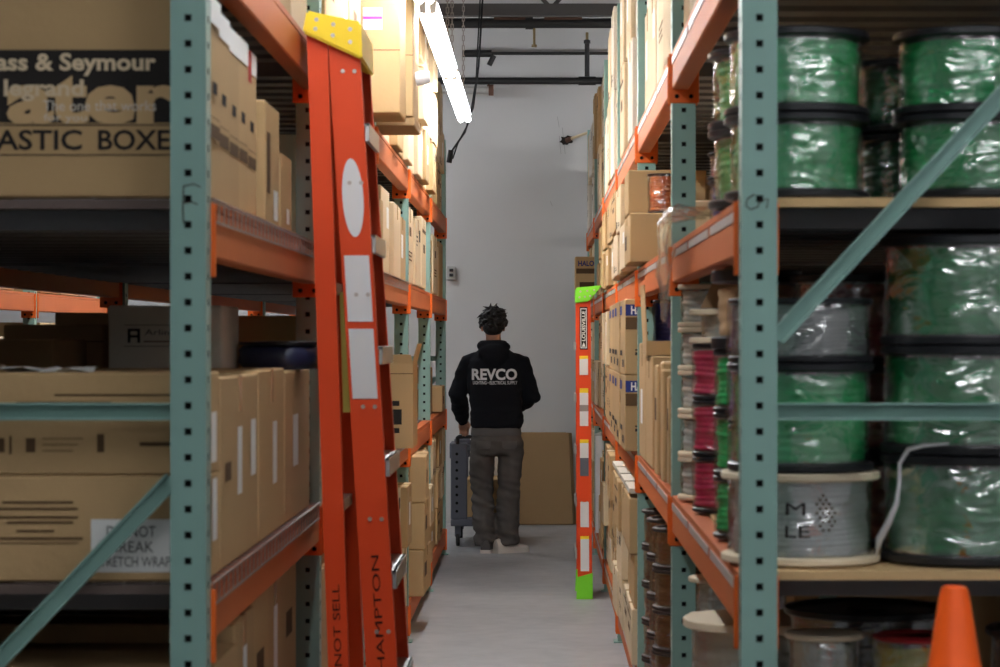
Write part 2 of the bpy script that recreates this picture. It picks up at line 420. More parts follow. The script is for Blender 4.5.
# trousers
bm = bmesh.new()
rings(bm, [(.70,.022,0,.165,.12),(.76,.02,-.004,.184,.137),(.80,.02,-.006,.185,.138),(.86,.016,0,.172,.126),(.875,.016,0,.165,.12)], 28)
tube(bm, [(-.074,0,.78),(-.086,.01,.66),(-.088,.045,.52),(-.085,.055,.44),(-.08,.02,.30),(-.068,-.02,.16),(-.062,-.025,.09),(-.06,-.025,.055)], [.092,.093,.087,.082,.080,.080,.083,.078], 20)
tube(bm, [(.114,0,.78),(.116,-.01,.66),(.108,-.01,.52),(.104,.0,.44),(.094,.0,.30),(.096,-.03,.16),(.098,-.035,.09),(.098,-.035,.062)], [.090,.091,.086,.081,.079,.079,.081,.076], 20)
me = remeshed(bm, .009, 3)
def tf(co):
    k = max(0., min(1., (.6-co.z)/.5))
    return .009*noise.noise(Vector((co.x*9, co.y*9, co.z*12))) + (.009+.014*k)*noise.noise(Vector((co.x*7+5, co.y*7, co.z*26+co.x*8)))
displace(me, tf); shade(me); tro = link_mesh('trousers', me, ['trouser'], per)
bv2 = BVHTree.FromPolygons([v.co.copy() for v in me.vertices], [tuple(p.vertices) for p in me.polygons])
for x0, x1 in ((-.125,-.02),(.06,.165)):
    bm = bmesh.new(); n = 6; g = []
    for i in range(n+1):
        col = []
        for j in range(4):
            x = x0+(x1-x0)*i/n; z = .80 - .045*j/3 - (.012 if 0 < i < n else 0)*(j/3)
            h = bv2.ray_cast(Vector((x,-.5,z)), Vector((0,1,0))); col.append(bm.verts.new((x,(h[0].y if h[0] else -.13)-.005,z)))
        g.append(col)
    for i in range(n):
        for j in range(3): bm.faces.new((g[i][j],g[i][j+1],g[i+1][j+1],g[i+1][j]))
    mk('pocket_flap', bm, 'shirt', tro, smooth=True)
# shoes
def shoe(nm, cx, cy, ang, m, sole_m):
    R_ = Matrix.Rotation(-ang, 3, 'Z')
    def T(bm): 
        for v in bm.verts: v.co = R_ @ v.co + Vector((cx,cy,0))
    def out(y):  # half width along the length y (-.08 heel .. .20 toe)
        u = (y+.08)/.28; return .034+.014*math.sin(min(1,u*1.15)*PI*.62) if u < .8 else .047*math.sqrt(max(.02,1-((u-.8)/.2)**2*.8))
    bm = bmesh.new(); ys = [-.08,-.075,-.05,-.01,.04,.09,.13,.165,.19,.20]; top = [.085,.098,.105,.102,.092,.078,.064,.054,.045,.034]
    segs = []
    for y, tp in zip(ys, top):
        w_ = out(y)*(.6 if y in (-.08,.20) else 1); r_ = []
        for k in range(13):
            a = PI*k/12; r_.append(bm.verts.new((w_*math.cos(a)*(1 if math.sin(a)<.7 else .9), y, .024+(tp-.024)*math.sin(a)**.7)))
        segs.append(r_)
    for a,b in zip(segs, segs[1:]):
        for k in range(12): bm.faces.new((a[k],a[k+1],b[k+1],b[k]))
        bm.faces.new((a[12],a[0],b[0],b[12]))
    bm.faces.new(segs[0]); bm.faces.new(segs[-1][::-1]); bmesh.ops.recalc_face_normals(bm, faces=bm.faces); T(bm)
    so = mk(nm, bm, m, per, smooth='auto')
    bm = bmesh.new(); lo = []
    for y in ys: lo.append((out(y)*(.75 if y in (-.08,.20) else 1)+.004, y))
    pts = [(x,y) for x,y in lo] + [(-x,y) for x,y in lo[::-1]]
    a = [bm.verts.new((x,y-.003 if y<0 else y+.003,.001)) for x,y in pts]; b = [bm.verts.new((x*.97,y,.026)) for x,y in pts]
    bm.faces.new(a[::-1]); bm.faces.new(b)
    for k in range(len(a)): j=(k+1)%len(a); bm.faces.new((a[k],a[j],b[j],b[k]))
    bmesh.ops.recalc_face_normals(bm, faces=bm.faces); T(bm); mk('sole', bm, sole_m, so)
shoe('shoe', -.052, -.035, .1, 'shoe_dark', 'shoe_white')
shoe('shoe', .075, -.06, .95, 'shoe_white', 'shoe_white')
# ------------------------------------------------------------------ camera
cam_d = bpy.data.cameras.new('camera'); cam = bpy.data.objects.new('camera', cam_d); COL.objects.link(cam)
CAM_H = 1.53
cam.location = (0,0,CAM_H); cam.rotation_euler = (PI/2,0,0)
cam_d.sensor_width = 36; cam_d.lens = 36*2.43; cam_d.shift_x = -.038; cam_d.shift_y = .0045
cam_d.clip_end = 100
cam_d.dof.use_dof = True; cam_d.dof.focus_distance = 17.4; cam_d.dof.aperture_fstop = 9.0
SC.camera = cam
SC.view_settings.view_transform = 'Standard'; SC.view_settings.look = 'None'; SC.view_settings.gamma = 1
SC.view_settings.use_curve_mapping = False; SC.view_settings.exposure = 0.3
w = bpy.data.worlds.new('world'); SC.world = w; w.use_nodes = True
w.node_tree.nodes['Background'].inputs[0].default_value = (.75,.8,.9,1); w.node_tree.nodes['Background'].inputs[1].default_value = .02

# ------------------------------------------------------------------ setting
RX0, RX1, RY0, RY1, RZ = -6.0, 5.0, -5.0, 20.08, 4.7
def slab(name, x0,x1,y0,y1,z0,z1, m):
    bm = bmesh.new(); box(bm, x0,x1,y0,y1,z0,z1); return struct(mk(name, bm, m))
slab('floor', RX0-.2,RX1+.2,RY0-.2,RY1+.2,-.1,0,'concrete')
wb = slab('wall_back', RX0,RX1,RY1,RY1+.2,0,RZ,'wall_paint')
slab('wall_left', RX0-.2,RX0,RY0,RY1,0,RZ,'wall_paint')
slab('wall_right', RX1,RX1+.2,RY0,RY1,0,RZ,'wall_paint')
slab('wall_front', RX0,RX1,RY0-.2,RY0,0,RZ,'wall_paint')
bm = bmesh.new(); n = 160
pr = []
for i in range(n):
    y = RY0 + (RY1-RY0)*i/n; d = (RY1-RY0)/n
    z = RZ if i%2 else RZ+.04
    pr += [(y+.12*d, z), (y+.88*d, z)]
pr = pr
lo = [(bm.verts.new((RX0,y,z)), bm.verts.new((RX1,y,z))) for y,z in pr]
for a,b in zip(lo, lo[1:]): bm.faces.new((a[0],b[0],b[1],a[1]))
struct(mk('ceiling', bm, 'ceiling_dark'))
# broken hole in the back wall: flat disc, inner shade painted dark
bm = bmesh.new(); random.seed(3)
c = Vector((.235, RY1-.004, 3.165)); ring = []
for k in range(18):
    a = 2*PI*k/18; r = .038*(.7+.6*random.random())
    ring.append(bm.verts.new(c + Vector((1.3*r*math.cos(a), 0, r*math.sin(a)))))
bm.faces.new(ring[::-1])
mk('broken_hole', bm, 'mortar_hole', wb)
bm = bmesh.new()
for (x0,z0,x1,z1) in ((.19,3.05,.175,3.2),(.225,3.05,.20,3.27),(.175,3.27,.16,3.36),(.12,2.62,.10,2.66)):
    hexa(bm, [(x0-.002,RY1-.002,z0),(x0+.002,RY1-.002,z0),(x0+.002,RY1+.002,z0),(x0-.002,RY1+.002,z0)],
             [(x1-.002,RY1-.002,z1),(x1+.002,RY1-.002,z1),(x1+.002,RY1+.002,z1),(x1-.002,RY1+.002,z1)])
mk('crack', bm, 'crack', wb)

# ceiling joists (open web steel)
for k, y in enumerate((18.5, 14.6, 10.7, 6.8, 2.9, -1.0)):
    bm = bmesh.new()
    box(bm, RX0+.01,RX1-.01, y-.05,y+.05, 3.98,4.07); box(bm, RX0+.01,RX1-.01, y-.05,y+.05, 4.55,4.62)
    x = RX0+.1; s = 0
    while x < RX1-.6:
        bar(bm, (x,y,4.04 if s%2==0 else 4.57), (x+.5,y,4.57 if s%2==0 else 4.04), .03,.03); x += .5; s += 1
    struct(mk('ceiling_joist', bm, 'steel_grey'))

def pipe(name, label, pts, r, m, parts=(), cat='pipe'):
    t = thing(name, label, cat, pts[0]); nm_ok = abs(pts[0][1]-pts[-1][1]) < .01 and pts[-1][0] > 2
    bm = bmesh.new(); tube(bm, pts, r, 12); mk('pipe_run', bm, m, t, smooth='auto', origin=pts[0])
    for hx in (-2.0, 2.0):
        if nm_ok: bm = bmesh.new(); tube(bm, [(hx,pts[0][1],pts[0][2]),(hx,pts[0][1],4.66)], .006, 6); mk('pipe_hanger', bm, 'pipe_black', t, origin=pts[0])
    for (nm, a, b, rr, mm) in parts:
        bm = bmesh.new(); tube(bm, (a,b), rr, 12); mk(nm, bm, mm, t, smooth='auto', origin=pts[0])
    return t
pipe('sprinkler_pipe', 'thick black pipe crossing the wall just above the grey paint, carrying a riser', [(-5.9,19.8,3.625),(4.9,19.8,3.625)], .028, 'pipe_black',
     [('riser',(.40,19.8,3.66),(.40,19.8,3.96),.02,'pipe_black'),('coupling',(.33,19.8,3.625),(.47,19.8,3.625),.036,'pipe_black'),('sprinkler_head',(.40,19.8,3.96),(.40,19.8,4.02),.012,'brass'),
      ('coupling',(.40,19.8,3.93),(.40,19.8,3.955),.028,'pipe_black')])
pipe('conduit_pipe', 'thin black pipe running along the wall between two thicker pipes', [(-.40,19.9,3.86),(4.9,19.9,3.86)], .012, 'pipe_black',
     [('coupling',(-.62,19.9,3.86),(-.38,19.9,3.86),.03,'pipe_black'),('clamp',(-.40,19.87,3.76),(-.36,19.87,3.84),.022,'pipe_black')])
pipe('main_pipe', 'rusty black main pipe right under the grey ceiling joist', [(-5.9,19.3,4.03),(4.9,19.3,4.03)], .04, 'pipe_black',
     [('rust_patch',(-.35,19.295,4.055),(-.05,19.295,4.055),.026,'rust'),('rust_patch',(.05,19.295,4.055),(.35,19.295,4.055),.026,'rust'),('clamp',(-.1,19.3,4.03),(-.04,19.3,4.03),.05,'pipe_black'),
      ('sprinkler_drop',(-.03,19.3,3.99),(-.03,19.3,3.86),.01,'brass'),('sprinkler_head',(-.03,19.3,3.86),(-.03,19.3,3.84),.022,'brass')])
pipe('pipe_stub', 'pale grey pipe stub with a rusty end by the wall top', [(-1.2,19.7,3.54),(-.40,19.7,3.54)], .03, 'pipe_grey',
     [('rusty_collar',(-.40,19.7,3.54),(-.36,19.7,3.54),.045,'rust'),('wall_mount',(-.40,19.7,3.575),(-.40,20.07,3.575),.014,'rust')])
pipe('wall_conduit', 'short tan pipe angled from a broken hole in the wall', [(.26,20.04,3.17),(.62,19.85,3.28)], .012, 'card_pale', [('fitting',(.235,20.06,3.16),(.275,20.03,3.175),.02,'rust')])
t = thing('junction_box', 'small grey electrical box on the wall beyond the left rack', 'electrical box', (-.71,20.08,2.06))
bm = bmesh.new(); box(bm, -.04,.03,-.06,-.003,-.05,.06,.004); mk('body', bm, 'pipe_grey', t)
for z in (-.012,.028):
    bm = bmesh.new(); box(bm, -.02,.012,-.075,-.061,z-.012,z+.012,.003); mk('socket', bm, 'black_plastic', t)
t = thing('hanging_cable', 'black cable looping down beside the lit end of the lamp', 'cable', (-.6,17.6,3.1))
bm = bmesh.new(); tube(bm, [(-.40,17.6,4.0),(-.43,17.6,3.5),(-.47,17.6,3.2),(-.53,17.6,3.02),(-.60,17.6,2.92),(-.64,17.6,2.86)], .008, 6)
mk('cord', bm, 'rubber', t, smooth=True, origin=(-.6,17.6,3.1))
bm = bmesh.new(); tube(bm, [(-.42,17.65,4.0),(-.45,17.65,3.4),(-.50,17.65,3.1),(-.58,17.65,2.95),(-.62,17.65,2.83)], .006, 6)
mk('cord', bm, 'rubber', t, smooth=True, origin=(-.6,17.6,3.1))
bm = bmesh.new(); tube(bm, [(-.63,17.6,2.89),(-.645,17.6,2.80)], .02, 8)
mk('plug', bm, 'rubber', t, origin=(-.6,17.6,3.1))

# ------------------------------------------------------------------ strip lights
def strip_light(x, y0, z, length, label, along='y'):
    t = thing('strip_light', label, 'lamp', (x,y0,z))
    bm = bmesh.new(); hexa(bm, [(-.028,0,.055),(.028,0,.055),(.042,0,.012),(-.042,0,.012)], [(-.028,length,.055),(.028,length,.055),(.042,length,.012),(-.042,length,.012)])
    bmesh.ops.recalc_face_normals(bm, faces=bm.faces)
    mk('housing', bm, 'housing', t)
    for sx in (-.021,.021):
        bm = bmesh.new(); tube(bm, [(sx,.03,-.016),(sx,length-.03,-.016)], .019, 12); mk('lamp_tube', bm, 'tube_far' if y0 > 7 else 'tube', t, smooth='auto')
        for yy in (.0,length-.03):
            bm = bmesh.new(); box(bm, sx-.014,sx+.014, yy,yy+.03,-.03,.011); mk('tube_holder', bm, 'housing', t)
    for yy in (.25,length-.25):
        bm = bmesh.new(); k = 0; zz = .05
        while z+zz < 4.5:
            tube(bm, [(-.006 if k%2 else 0, yy-(0 if k%2 else .006), zz),(-.006 if k%2 else 0, yy-(0 if k%2 else .006), zz+.034)], .003, 5)
            tube(bm, [(.006 if k%2 else 0, yy+(0 if k%2 else .006), zz),(.006 if k%2 else 0, yy+(0 if k%2 else .006), zz+.034)], .003, 5)
            zz += .03; k += 1
        mk('hanging_chain', bm, 'zinc', t)
    if along == 'x': t.rotation_euler = (0,0,-PI/2)
    return t
LX, LZ = -.455, 2.9
strip_light(LX, 12.62, LZ, 2.44, 'lit tube lamp ending nearest the far wall, second in the aisle row')
strip_light(LX, 10.02, LZ, 2.44, 'lit tube lamp leaving the top of the picture, above the cartons')
strip_light(LX, 7.3, LZ, 2.44, 'lit tube lamp above the orange ladder, out of the picture')
strip_light(LX, 4.58, LZ, 1.83, 'lit tube lamp above the first bay between the racks, out of the picture')
strip_light(LX, 1.0, LZ+.3, 2.44, 'lit tube lamp above the aisle mouth, out of the picture')
strip_light(-.6, -1.2, 3.3, 2.44, 'lit tube lamp crosswise behind the camera', 'x')
strip_light(2.2, .2, 3.3, 2.44, 'lit tube lamp crosswise ahead of the spool rack', 'x')
strip_light(-2.45, 12.6, LZ, 2.44, 'lit tube lamp over the far end of the neighbouring aisle')
strip_light(-2.45, 15.1, LZ, 2.44, 'lit tube lamp at the wall end of the neighbouring aisle')
strip_light(-3.45, 18.4, 3.5, 2.44, 'added tube lamp brightening the far wall, hidden crosswise behind the left rack', 'x')  # added to brighten the back wall, unseen behind the cartons
strip_light(1.0, 18.4, 3.5, 2.44, 'added tube lamp brightening the far wall, hidden crosswise behind the right rack', 'x')  # added for wall light too, kept out of view by the rack
strip_light(2.3, 12.6, 3.1, 2.44, 'added tube lamp brightening the back wall, hidden beyond the right rack, nearer one')  # added light source, unseen, throws light on the back wall
strip_light(2.3, 15.2, 3.1, 2.44, 'added tube lamp brightening the back wall, hidden beyond the right rack, farther one')  # second added source for the back wall, also unseen
strip_light(.6, 3.2, 3.4, 2.44, 'added tube lamp crosswise ahead of the cone, brightening the spool fronts', 'x')  # added front light for highlights on the spools, out of view

# ------------------------------------------------------------------ racks
PW, PD, PH, PITCH, Y0 = .070, .072, 2.95, 2.475, 4.77
LEVEL_LEFT = {'D': .19, 'B': 1.037, 'A': 1.806, 'C': 2.385}
LEV = {'D': .20, 'B': 1.065, 'A': 1.81, 'C': 2.385}
DEPTH = 1.07
def post_mesh(aisle, PH):
    """square tube post with rows of punched square holes on the -Y face and on the aisle face"""
    bm = bmesh.new(); hs = .0068; p = .0508; dpt = .012
    def face(fn):
        n = int(PH/p)
        for k in range(n+1):
            z0, z1 = k*p, min((k+1)*p, PH)
            if z1-z0 < p*.9:
                quad(bm, [fn(0,0,z0),fn(PW,0,z0),fn(PW,0,z1),fn(0,0,z1)]); continue
            zc = (z0+z1)/2; us = [0,PW/2-hs,PW/2+hs,PW]; zs = [z0,zc-hs,zc+hs,z1]
            for i in range(3):
                for j in range(3):
                    if i==1 and j==1: continue
                    quad(bm, [fn(us[i],0,zs[j]),fn(us[i+1],0,zs[j]),fn(us[i+1],0,zs[j+1]),fn(us[i],0,zs[j+1])])
            a = [fn(us[1],0,zs[1]),fn(us[2],0,zs[1]),fn(us[2],0,zs[2]),fn(us[1],0,zs[2])]
            b = [fn(us[1],dpt,zs[1]),fn(us[2],dpt,zs[1]),fn(us[2],dpt,zs[2]),fn(us[1],dpt,zs[2])]
            for q in range(4): quad(bm, [a[q],a[(q+1)%4],b[(q+1)%4],b[q]], 1)
            quad(bm, b, 1)  # shallow pocket painted dark for the shade inside the post
    face(lambda u,d,z: (u,d,z))
    ax = PW if aisle > 0 else 0
    face(lambda u,d,z: (ax - aisle*d, u, z))
    ox = 0 if aisle > 0 else PW
    quad(bm, [(ox,0,0),(ox,PD,0),(ox,PD,PH),(ox,0,PH)])
    quad(bm, [(0,PD,0),(PW,PD,0),(PW,PD,PH),(0,PD,PH)])
    quad(bm, [(0,0,PH),(PW,0,PH),(PW,PD,PH),(0,PD,PH)])
    bmesh.ops.remove_doubles(bm, verts=bm.verts, dist=1e-5); bmesh.ops.recalc_face_normals(bm, faces=bm.faces)
    me = bpy.data.meshes.new('post'); bm.to_mesh(me); bm.free()
    me.materials.append(M['teal']); me.materials.append(M['hole']); return me

def deck_pan_mesh(x0, x1, y0, y1):
    """folded steel pan: ribs run across the shelf"""
    bm = bmesh.new(); rows = []; y = y0; 
    while y < y1-.02:
        for (d, z) in ((0,-.002),(.035,-.002),(.06,-.04),(.16,-.04),(.185,-.002)):
            if y+d <= y1: rows.append((y+d, z))
        y += .2
    vs = [(bm.verts.new((x0,yy,zz)), bm.verts.new((x1,yy,zz))) for yy,zz in rows]
    for a,b in zip(vs, vs[1:]): bm.faces.new((a[0],b[0],b[1],a[1]))
    return bm

def pallet_rack(face, side, ys, levels, label, board, mesh_bays=(), hidden_levels=()):
    """face: X of the aisle side; side +1: rack reaches to +X, -1: to -X"""
    t = thing('pallet_rack', label, 'rack', (face, ys[0], 0))
    o = (face, ys[0], 0)
    pm = post_mesh(-side, 3.21 if side > 0 else 2.93)
    xf = face if side > 0 else face-PW
    xr = face + side*DEPTH - (PW if side > 0 else 0)
    for y in ys:
        fr = bpy.data.objects.new('upright_frame', None); COL.objects.link(fr); fr.parent = t; fr.location = (0, y-ys[0], 0)
        for x in (xf, xr):
            pst = bpy.data.objects.new('post', pm); COL.objects.link(pst); pst.parent = fr; pst.location = (x-face, 0, 0)
            bm = bmesh.new(); box(bm, x-face-.02,x-face+PW+.02,-.02,PD+.02,0.001,.008); mk('foot_plate', bm, 'teal', fr)
        xa, xb = (xf+PW, xr) if side > 0 else (xf, xr+PW)   # inner faces
        yy = .036
        def br(z0, z1):
            bm = bmesh.new()
            a, b = Vector((xa-face,yy,z0)), Vector((xb-face,yy,z1)); d = (b-a).normalized()
            wd = Vector((-d.z,0,d.x))
            channel(bm, a, b, .025, .034, .004, (0,-1,0), wd); mk('brace', bm, 'teal', fr)
        for z in (.25, 1.385, 2.62): br(z, z)
        if side > 0: br(.35, 1.30); br(1.53, 2.53)
        else: br(1.25, .28)
    for i, (ya, yb) in enumerate(zip(ys, ys[1:])):
        b0, b1 = ya+PD+.006, yb-.006
        for L in levels:
            z = (LEV if side > 0 else LEVEL_LEFT)[L]
            for k, rear in enumerate((False, True)):
                x0 = face if not rear else face + side*(DEPTH-.05)
                bx = sorted((x0, x0+side*.05))
                bm = bmesh.new(); box(bm, bx[0],bx[1],b0,b1,z-.115,z-.02,.004)
                if not rear:   # rolled lip under the beam
                    box(bm, bx[0]+(.003 if side<0 else .0),bx[1]-(.0 if side<0 else .003),b0,b1,z-.019,z-.004)
                bo = mk('beam', bm, 'beam_orange', t, origin=o)
                px = sorted((x0-side*.010, x0+side*(PW+.010)))
                for (p0,p1) in ((b0-.006,b0), (b1,b1+.006)):
                    bm = bmesh.new(); box(bm, px[0],px[1],p0,p1,z-.155,z-.008,.002)
                    for hx in (px[0]+.024, px[1]-.024):
                        lathe(bm, [(.007,0),(.007,.004)], 8, (hx, p0-.004, z-.135), 'y', 1)
                    mk('connector', bm, ['orange_steel','hole'], bo, origin=o)
                if not rear and side > 0:
                    # label rail on the beam's face, in lengths
                    n = 3; seg = (b1-b0)/n
                    bm = bmesh.new(); xs = sorted((face-side*.003, face-side*.0005))
                    for q in range(n): box(bm, xs[0],xs[1], b0+q*seg+.05, b0+(q+1)*seg-.03, *((z-.044,z-.024) if side > 0 else (z-.058,z-.046)))
                    mk('label_rail', bm, 'strip', bo, origin=o)

            ends = sorted((face+side*.052, face+side*(DEPTH-.0)))
            bm = bmesh.new(); box(bm, ends[0],ends[1], ya+(.078 if True else 0), yb-.008, z-.018,z)
            do = mk('shelf_deck', bm, board, t, origin=o)
            bm = deck_pan_mesh(ends[0], ends[1]-.0, b0+.02, b1-.02); bmesh.ops.translate(bm, verts=bm.verts, vec=(0,0,z-.018))
            mk('deck_pan', bm, 'galv_dark', do, origin=o)
            if i in mesh_bays and L in 'AB':
                bm = bmesh.new(); yy = b0+.03
                xl = face-side*.0025; xs = sorted((xl-.0012, xl+.0012)); inn = sorted((xl, face+side*.40))
                while yy < b1:
                    box(bm, xs[0],xs[1], yy-.004,yy+.004, z-.045,z+.004); box(bm, inn[0],inn[1], yy-.004,yy+.004, z+.0005,z+.004); yy += .075
                for q in range(5): box(bm, xl+side*.06*q-.0025, xl+side*.06*q+.0025, b0+.01,b1-.01, z+.0005,z+.004)
                box(bm, xs[0],xs[1], b0+.01,b1-.01, z-.045,z-.040)
                mk('wire_mesh', bm, 'zinc', do, origin=o)
    return t
YS = [Y0 + PITCH*i for i in range(6)]
YR = YS + [Y0 + PITCH*6]
FL, FR = -.652, .400
rl = pallet_rack(FL, -1, YS, 'DBAC', 'long green and orange rack of cartons, left of the aisle beside the tall ladder', 'board_grey', (0,1,2))
rr = pallet_rack(FR, 1, YR, 'DBAC', 'green and orange pallet rack holding the wire spools, behind the traffic cone', 'particle')
r2 = pallet_rack(-3.04, -1, YS[3:], 'DBAC', 'far rack glimpsed beyond the left rack across the neighbouring aisle', 'board_grey')
# marker scribbles on the two near posts
def scribble(parent, pts, o):
    bm = bmesh.new(); tube(bm, pts, .0012, 5); mk('marker_scrawl', bm, 'pen', parent, origin=o)
fl0 = [c for c in rl.children if c.name.startswith('upright_frame')][0]; fr0 = [c for c in rr.children if c.name.startswith('upright_frame')][0]
o = (FL, Y0, 0); yy = Y0-.001
for seg in ([(-.695,1.83),(-.697,1.79),(-.696,1.755)], [(-.695,1.828),(-.675,1.832),(-.662,1.826)], [(-.696,1.795),(-.68,1.797),(-.668,1.792)]):
    scribble(fl0, [(x,yy,z) for x,z in seg], o)
o = (FR, Y0, 0)
scribble(fr0, [(x,yy,z) for x,z in [(.425,1.812),(.411,1.803),(.408,1.79),(.417,1.782),(.432,1.788),(.436,1.80),(.452,1.803),(.449,1.785)]], o)
# ------------------------------------------------------------------ cartons
ORD = ['first','second','third','fourth','fifth','sixth','seventh','eighth','ninth','tenth','eleventh','twelfth']
BAY = ['nearest bay','second bay','third bay','fourth bay','fifth bay','farthest bay']
SHELF = {'D':'bottom shelf','B':'waist-high shelf','A':'eye-level shelf','C':'top shelf'}
TIER = {1:[''], 2:['lower','upper'], 3:['lowest','middle','topmost']}
NC = [0]
def carton(label, cx, cy, z, dx, dy, h, side, m='card', group=None, feats=(), rot=0., name='carton', open_top=False, bev=.004):
    """cx, cy: base centre. side -1: shows its +X face to the aisle; +1: its -X face. F = the face towards -Y, A = the aisle face"""
    NC[0] += 1
    bm = bmesh.new()
    if open_top:
        t_ = .006
        box(bm, -dx/2,dx/2,-dy/2,dy/2,0,t_)
        box(bm, -dx/2,dx/2,-dy/2,-dy/2+t_,t_,h); box(bm, -dx/2,dx/2,dy/2-t_,dy/2,t_,h)
        box(bm, -dx/2,-dx/2+t_,-dy/2+t_,dy/2-t_,t_,h); box(bm, dx/2-t_,dx/2,-dy/2+t_,dy/2-t_,t_,h)
    else:
        box(bm, -dx/2,dx/2,-dy/2,dy/2,0,h,bev)
    root = mk(name, bm, m, None, (cx,cy,z)); root.rotation_euler.z = rot
    tag(root, label, 'carton' if name == 'carton' else 'box', group)
    def fr(face):
        if face == 'F': return Vector((-dx/2,-dy/2,0)), Vector((1,0,0)), Vector((0,-1,0)), dx
        if side < 0:    return Vector((dx/2,-dy/2,0)), Vector((0,1,0)), Vector((1,0,0)), dy
        return Vector((-dx/2,dy/2,0)), Vector((0,-1,0)), Vector((-1,0,0)), dy
    up = Vector((0,0,1))
    def rect(bm, face, u0,u1,v0,v1, mi=0, eps=.0012):
        O,U,N,W = fr(face); O = O + N*eps
        quad(bm, [O+U*W*u0+up*h*v0, O+U*W*u1+up*h*v0, O+U*W*u1+up*h*v1, O+U*W*u0+up*h*v1], mi)
    for fi, f in enumerate(feats):
        k = f[0]; bm = bmesh.new(); ee = .0012 + .0003*fi
        if k == 'tape':          # across the top, down the aisle face
            w_ = min(.025, dy*.2); s_ = -1 if side > 0 else 1
            box(bm, -dx/2-.001,dx/2+.001,-w_,w_,h,h+.001)
            x = s_*(dx/2+.0006); box(bm, x-.0006,x+.0006,-w_,w_,h*.80,h+.001)
            mk('packing_tape', bm, 'tape', root)
        elif k == 'tapef':       # across the top, down the near face
            w_ = min(.028, dx*.2)
            box(bm, -w_,w_,-dy/2-.001,dy/2+.001,h,h+.001); box(bm, -w_,w_,-dy/2-.0012,-dy/2,h*.80,h+.001)
            mk('packing_tape', bm, 'tape', root)
        elif k == 'label':
            rect(bm, f[1], *f[2:6], eps=ee); mk('shipping_label', bm, f[6] if len(f) > 6 else 'paper', root)
        elif k == 'rect':
            rect(bm, f[1], *f[2:6], eps=ee); mk('printed_panel', bm, f[6], root)
        elif k == 'marks':       # small blocks and lines of unreadable print
            for (u0,u1,v0,v1) in f[2]: rect(bm, f[1], u0,u1,v0,v1, eps=ee)
            mk('printed_pattern', bm, f[3] if len(f) > 3 else 'ink_brown', root)
        elif k == 'text':
            _, face, body, u, v, wd, ht, bold, mm = f[:9]; ep = f[9] if len(f) > 9 else .002
            O,U,N,W = fr(face)
            add_text(bm, body, O+N*ep+U*W*u+up*h*v, U, up, wd, ht, bold); mk('printed_lettering', bm, mm, root)
        elif k == 'seam':
            rect(bm, f[1], 0.0,1.0, f[2]-.006/h*.3, f[2]+.006/h*.3, eps=.0008); mk('flap_seam', bm, 'ink_brown', root)
        elif k == 'flap':        # opened flap: face, tilt
            ang = f[2]; O,U,N,W = fr(f[1]); d = (up*math.cos(ang) + N*math.sin(ang)); hh = f[3]; O = O - N*.003
            a = [O+up*h, O+U*W+up*h, O+U*W*.98+up*h+d*hh, O+U*W*.02+up*h+d*hh]; n_ = U.cross(d)*.002
            hexa(bm, [p-n_ for p in a], [p+n_ for p in a]); mk('flap', bm, m, root)
    return root

def fmarks(seed, face='A'):
    r = random.Random(seed); k = r.randint(0,5)
    if k == 0: return ('marks', face, [(.35,.65,.62,.74),(.2,.8,.40,.42),(.2,.7,.35,.37),(.2,.75,.30,.32)])
    if k == 1: return ('marks', face, [(.12,.34,.1,.26),(.5,.85,.12,.15),(.5,.8,.18,.2)], 'ink')
    if k == 2: return ('label', face, .25,.55,.35,.72)
    if k == 3: return ('marks', face, [(.1,.9,.78,.83),(.3,.7,.5,.62)])
    if k == 4: return ('marks', face, [(.62,.86,.68,.86),(.14,.4,.72,.75),(.14,.45,.66,.68),(.14,.35,.60,.62)], 'ink')
    return ('label', face, .62,.9,.55,.8)

def halo(face, dark=True):
    return [('rect', face, .0,1.,.72,.97,'ink_blue'), ('text', face, 'HALO', .5,.845,None,None,0,'paper')]

PAPER_ADJ = {'card':'brown','card_pale':'pale brown','card_dark':'dark brown','card_white':'off-white'}
def row(rack, shelf, y0, y1, widths, tiers, hts, face, depth=.45, mats=('card','card','card_pale'), adj='', jit=.02, seed=1, feats=True, where='', ord0=0, group=None, drop=()):
    """cartons standing side by side along the aisle, stacked in tiers"""
    r = random.Random(seed); side = 1 if rack == 'R' else -1
    y = y0; k = 0
    while True:
        wd = widths[k % len(widths)]
        if y + wd > y1 + .001: break
        z = (LEV if rack == 'R' else LEVEL_LEFT)[shelf] + .005
        nt = tiers[k % len(tiers)] if isinstance(tiers, (list,tuple)) else tiers
        bay = max(0, min(5, int((y+wd/2-Y0)/PITCH)))
        if rack == 'L' and bay >= 4: bay = 5
        for q in range(nt):
            h = hts[(k+q) % len(hts)]
            fx = face + r.uniform(-jit,jit)*(1 if q == 0 else 1.3)
            dp = depth*r.uniform(.9,1.05)
            m = mats[r.randrange(len(mats))]
            cx = fx + side*dp/2
            fe = []
            if feats:
                if r.random() < .6: fe.append(('tape',))
                if r.random() < .75: fe.append(fmarks(r.random()))
                if r.random() < .6: fe.append(fmarks(r.random(), 'F'))
            tier = TIER[nt][q] + ' tier, ' if nt > 1 else 'single tier, '
            lab = f"{adj or PAPER_ADJ[m]} carton, {ORD[k+ord0]} from front{where}, {tier}{'right' if rack=='R' else 'left'} rack's {SHELF[shelf]}, {BAY[bay]}"
            if not (k,q) in drop:
                carton(lab, cx, y+wd/2, z, dp, wd-.012, h-.004, side, m, group or f"cartons on the {'right' if rack=='R' else 'left'} rack's {SHELF[shelf]}", fe, r.uniform(-.006,.006))
            z += h
        y += wd; k += 1

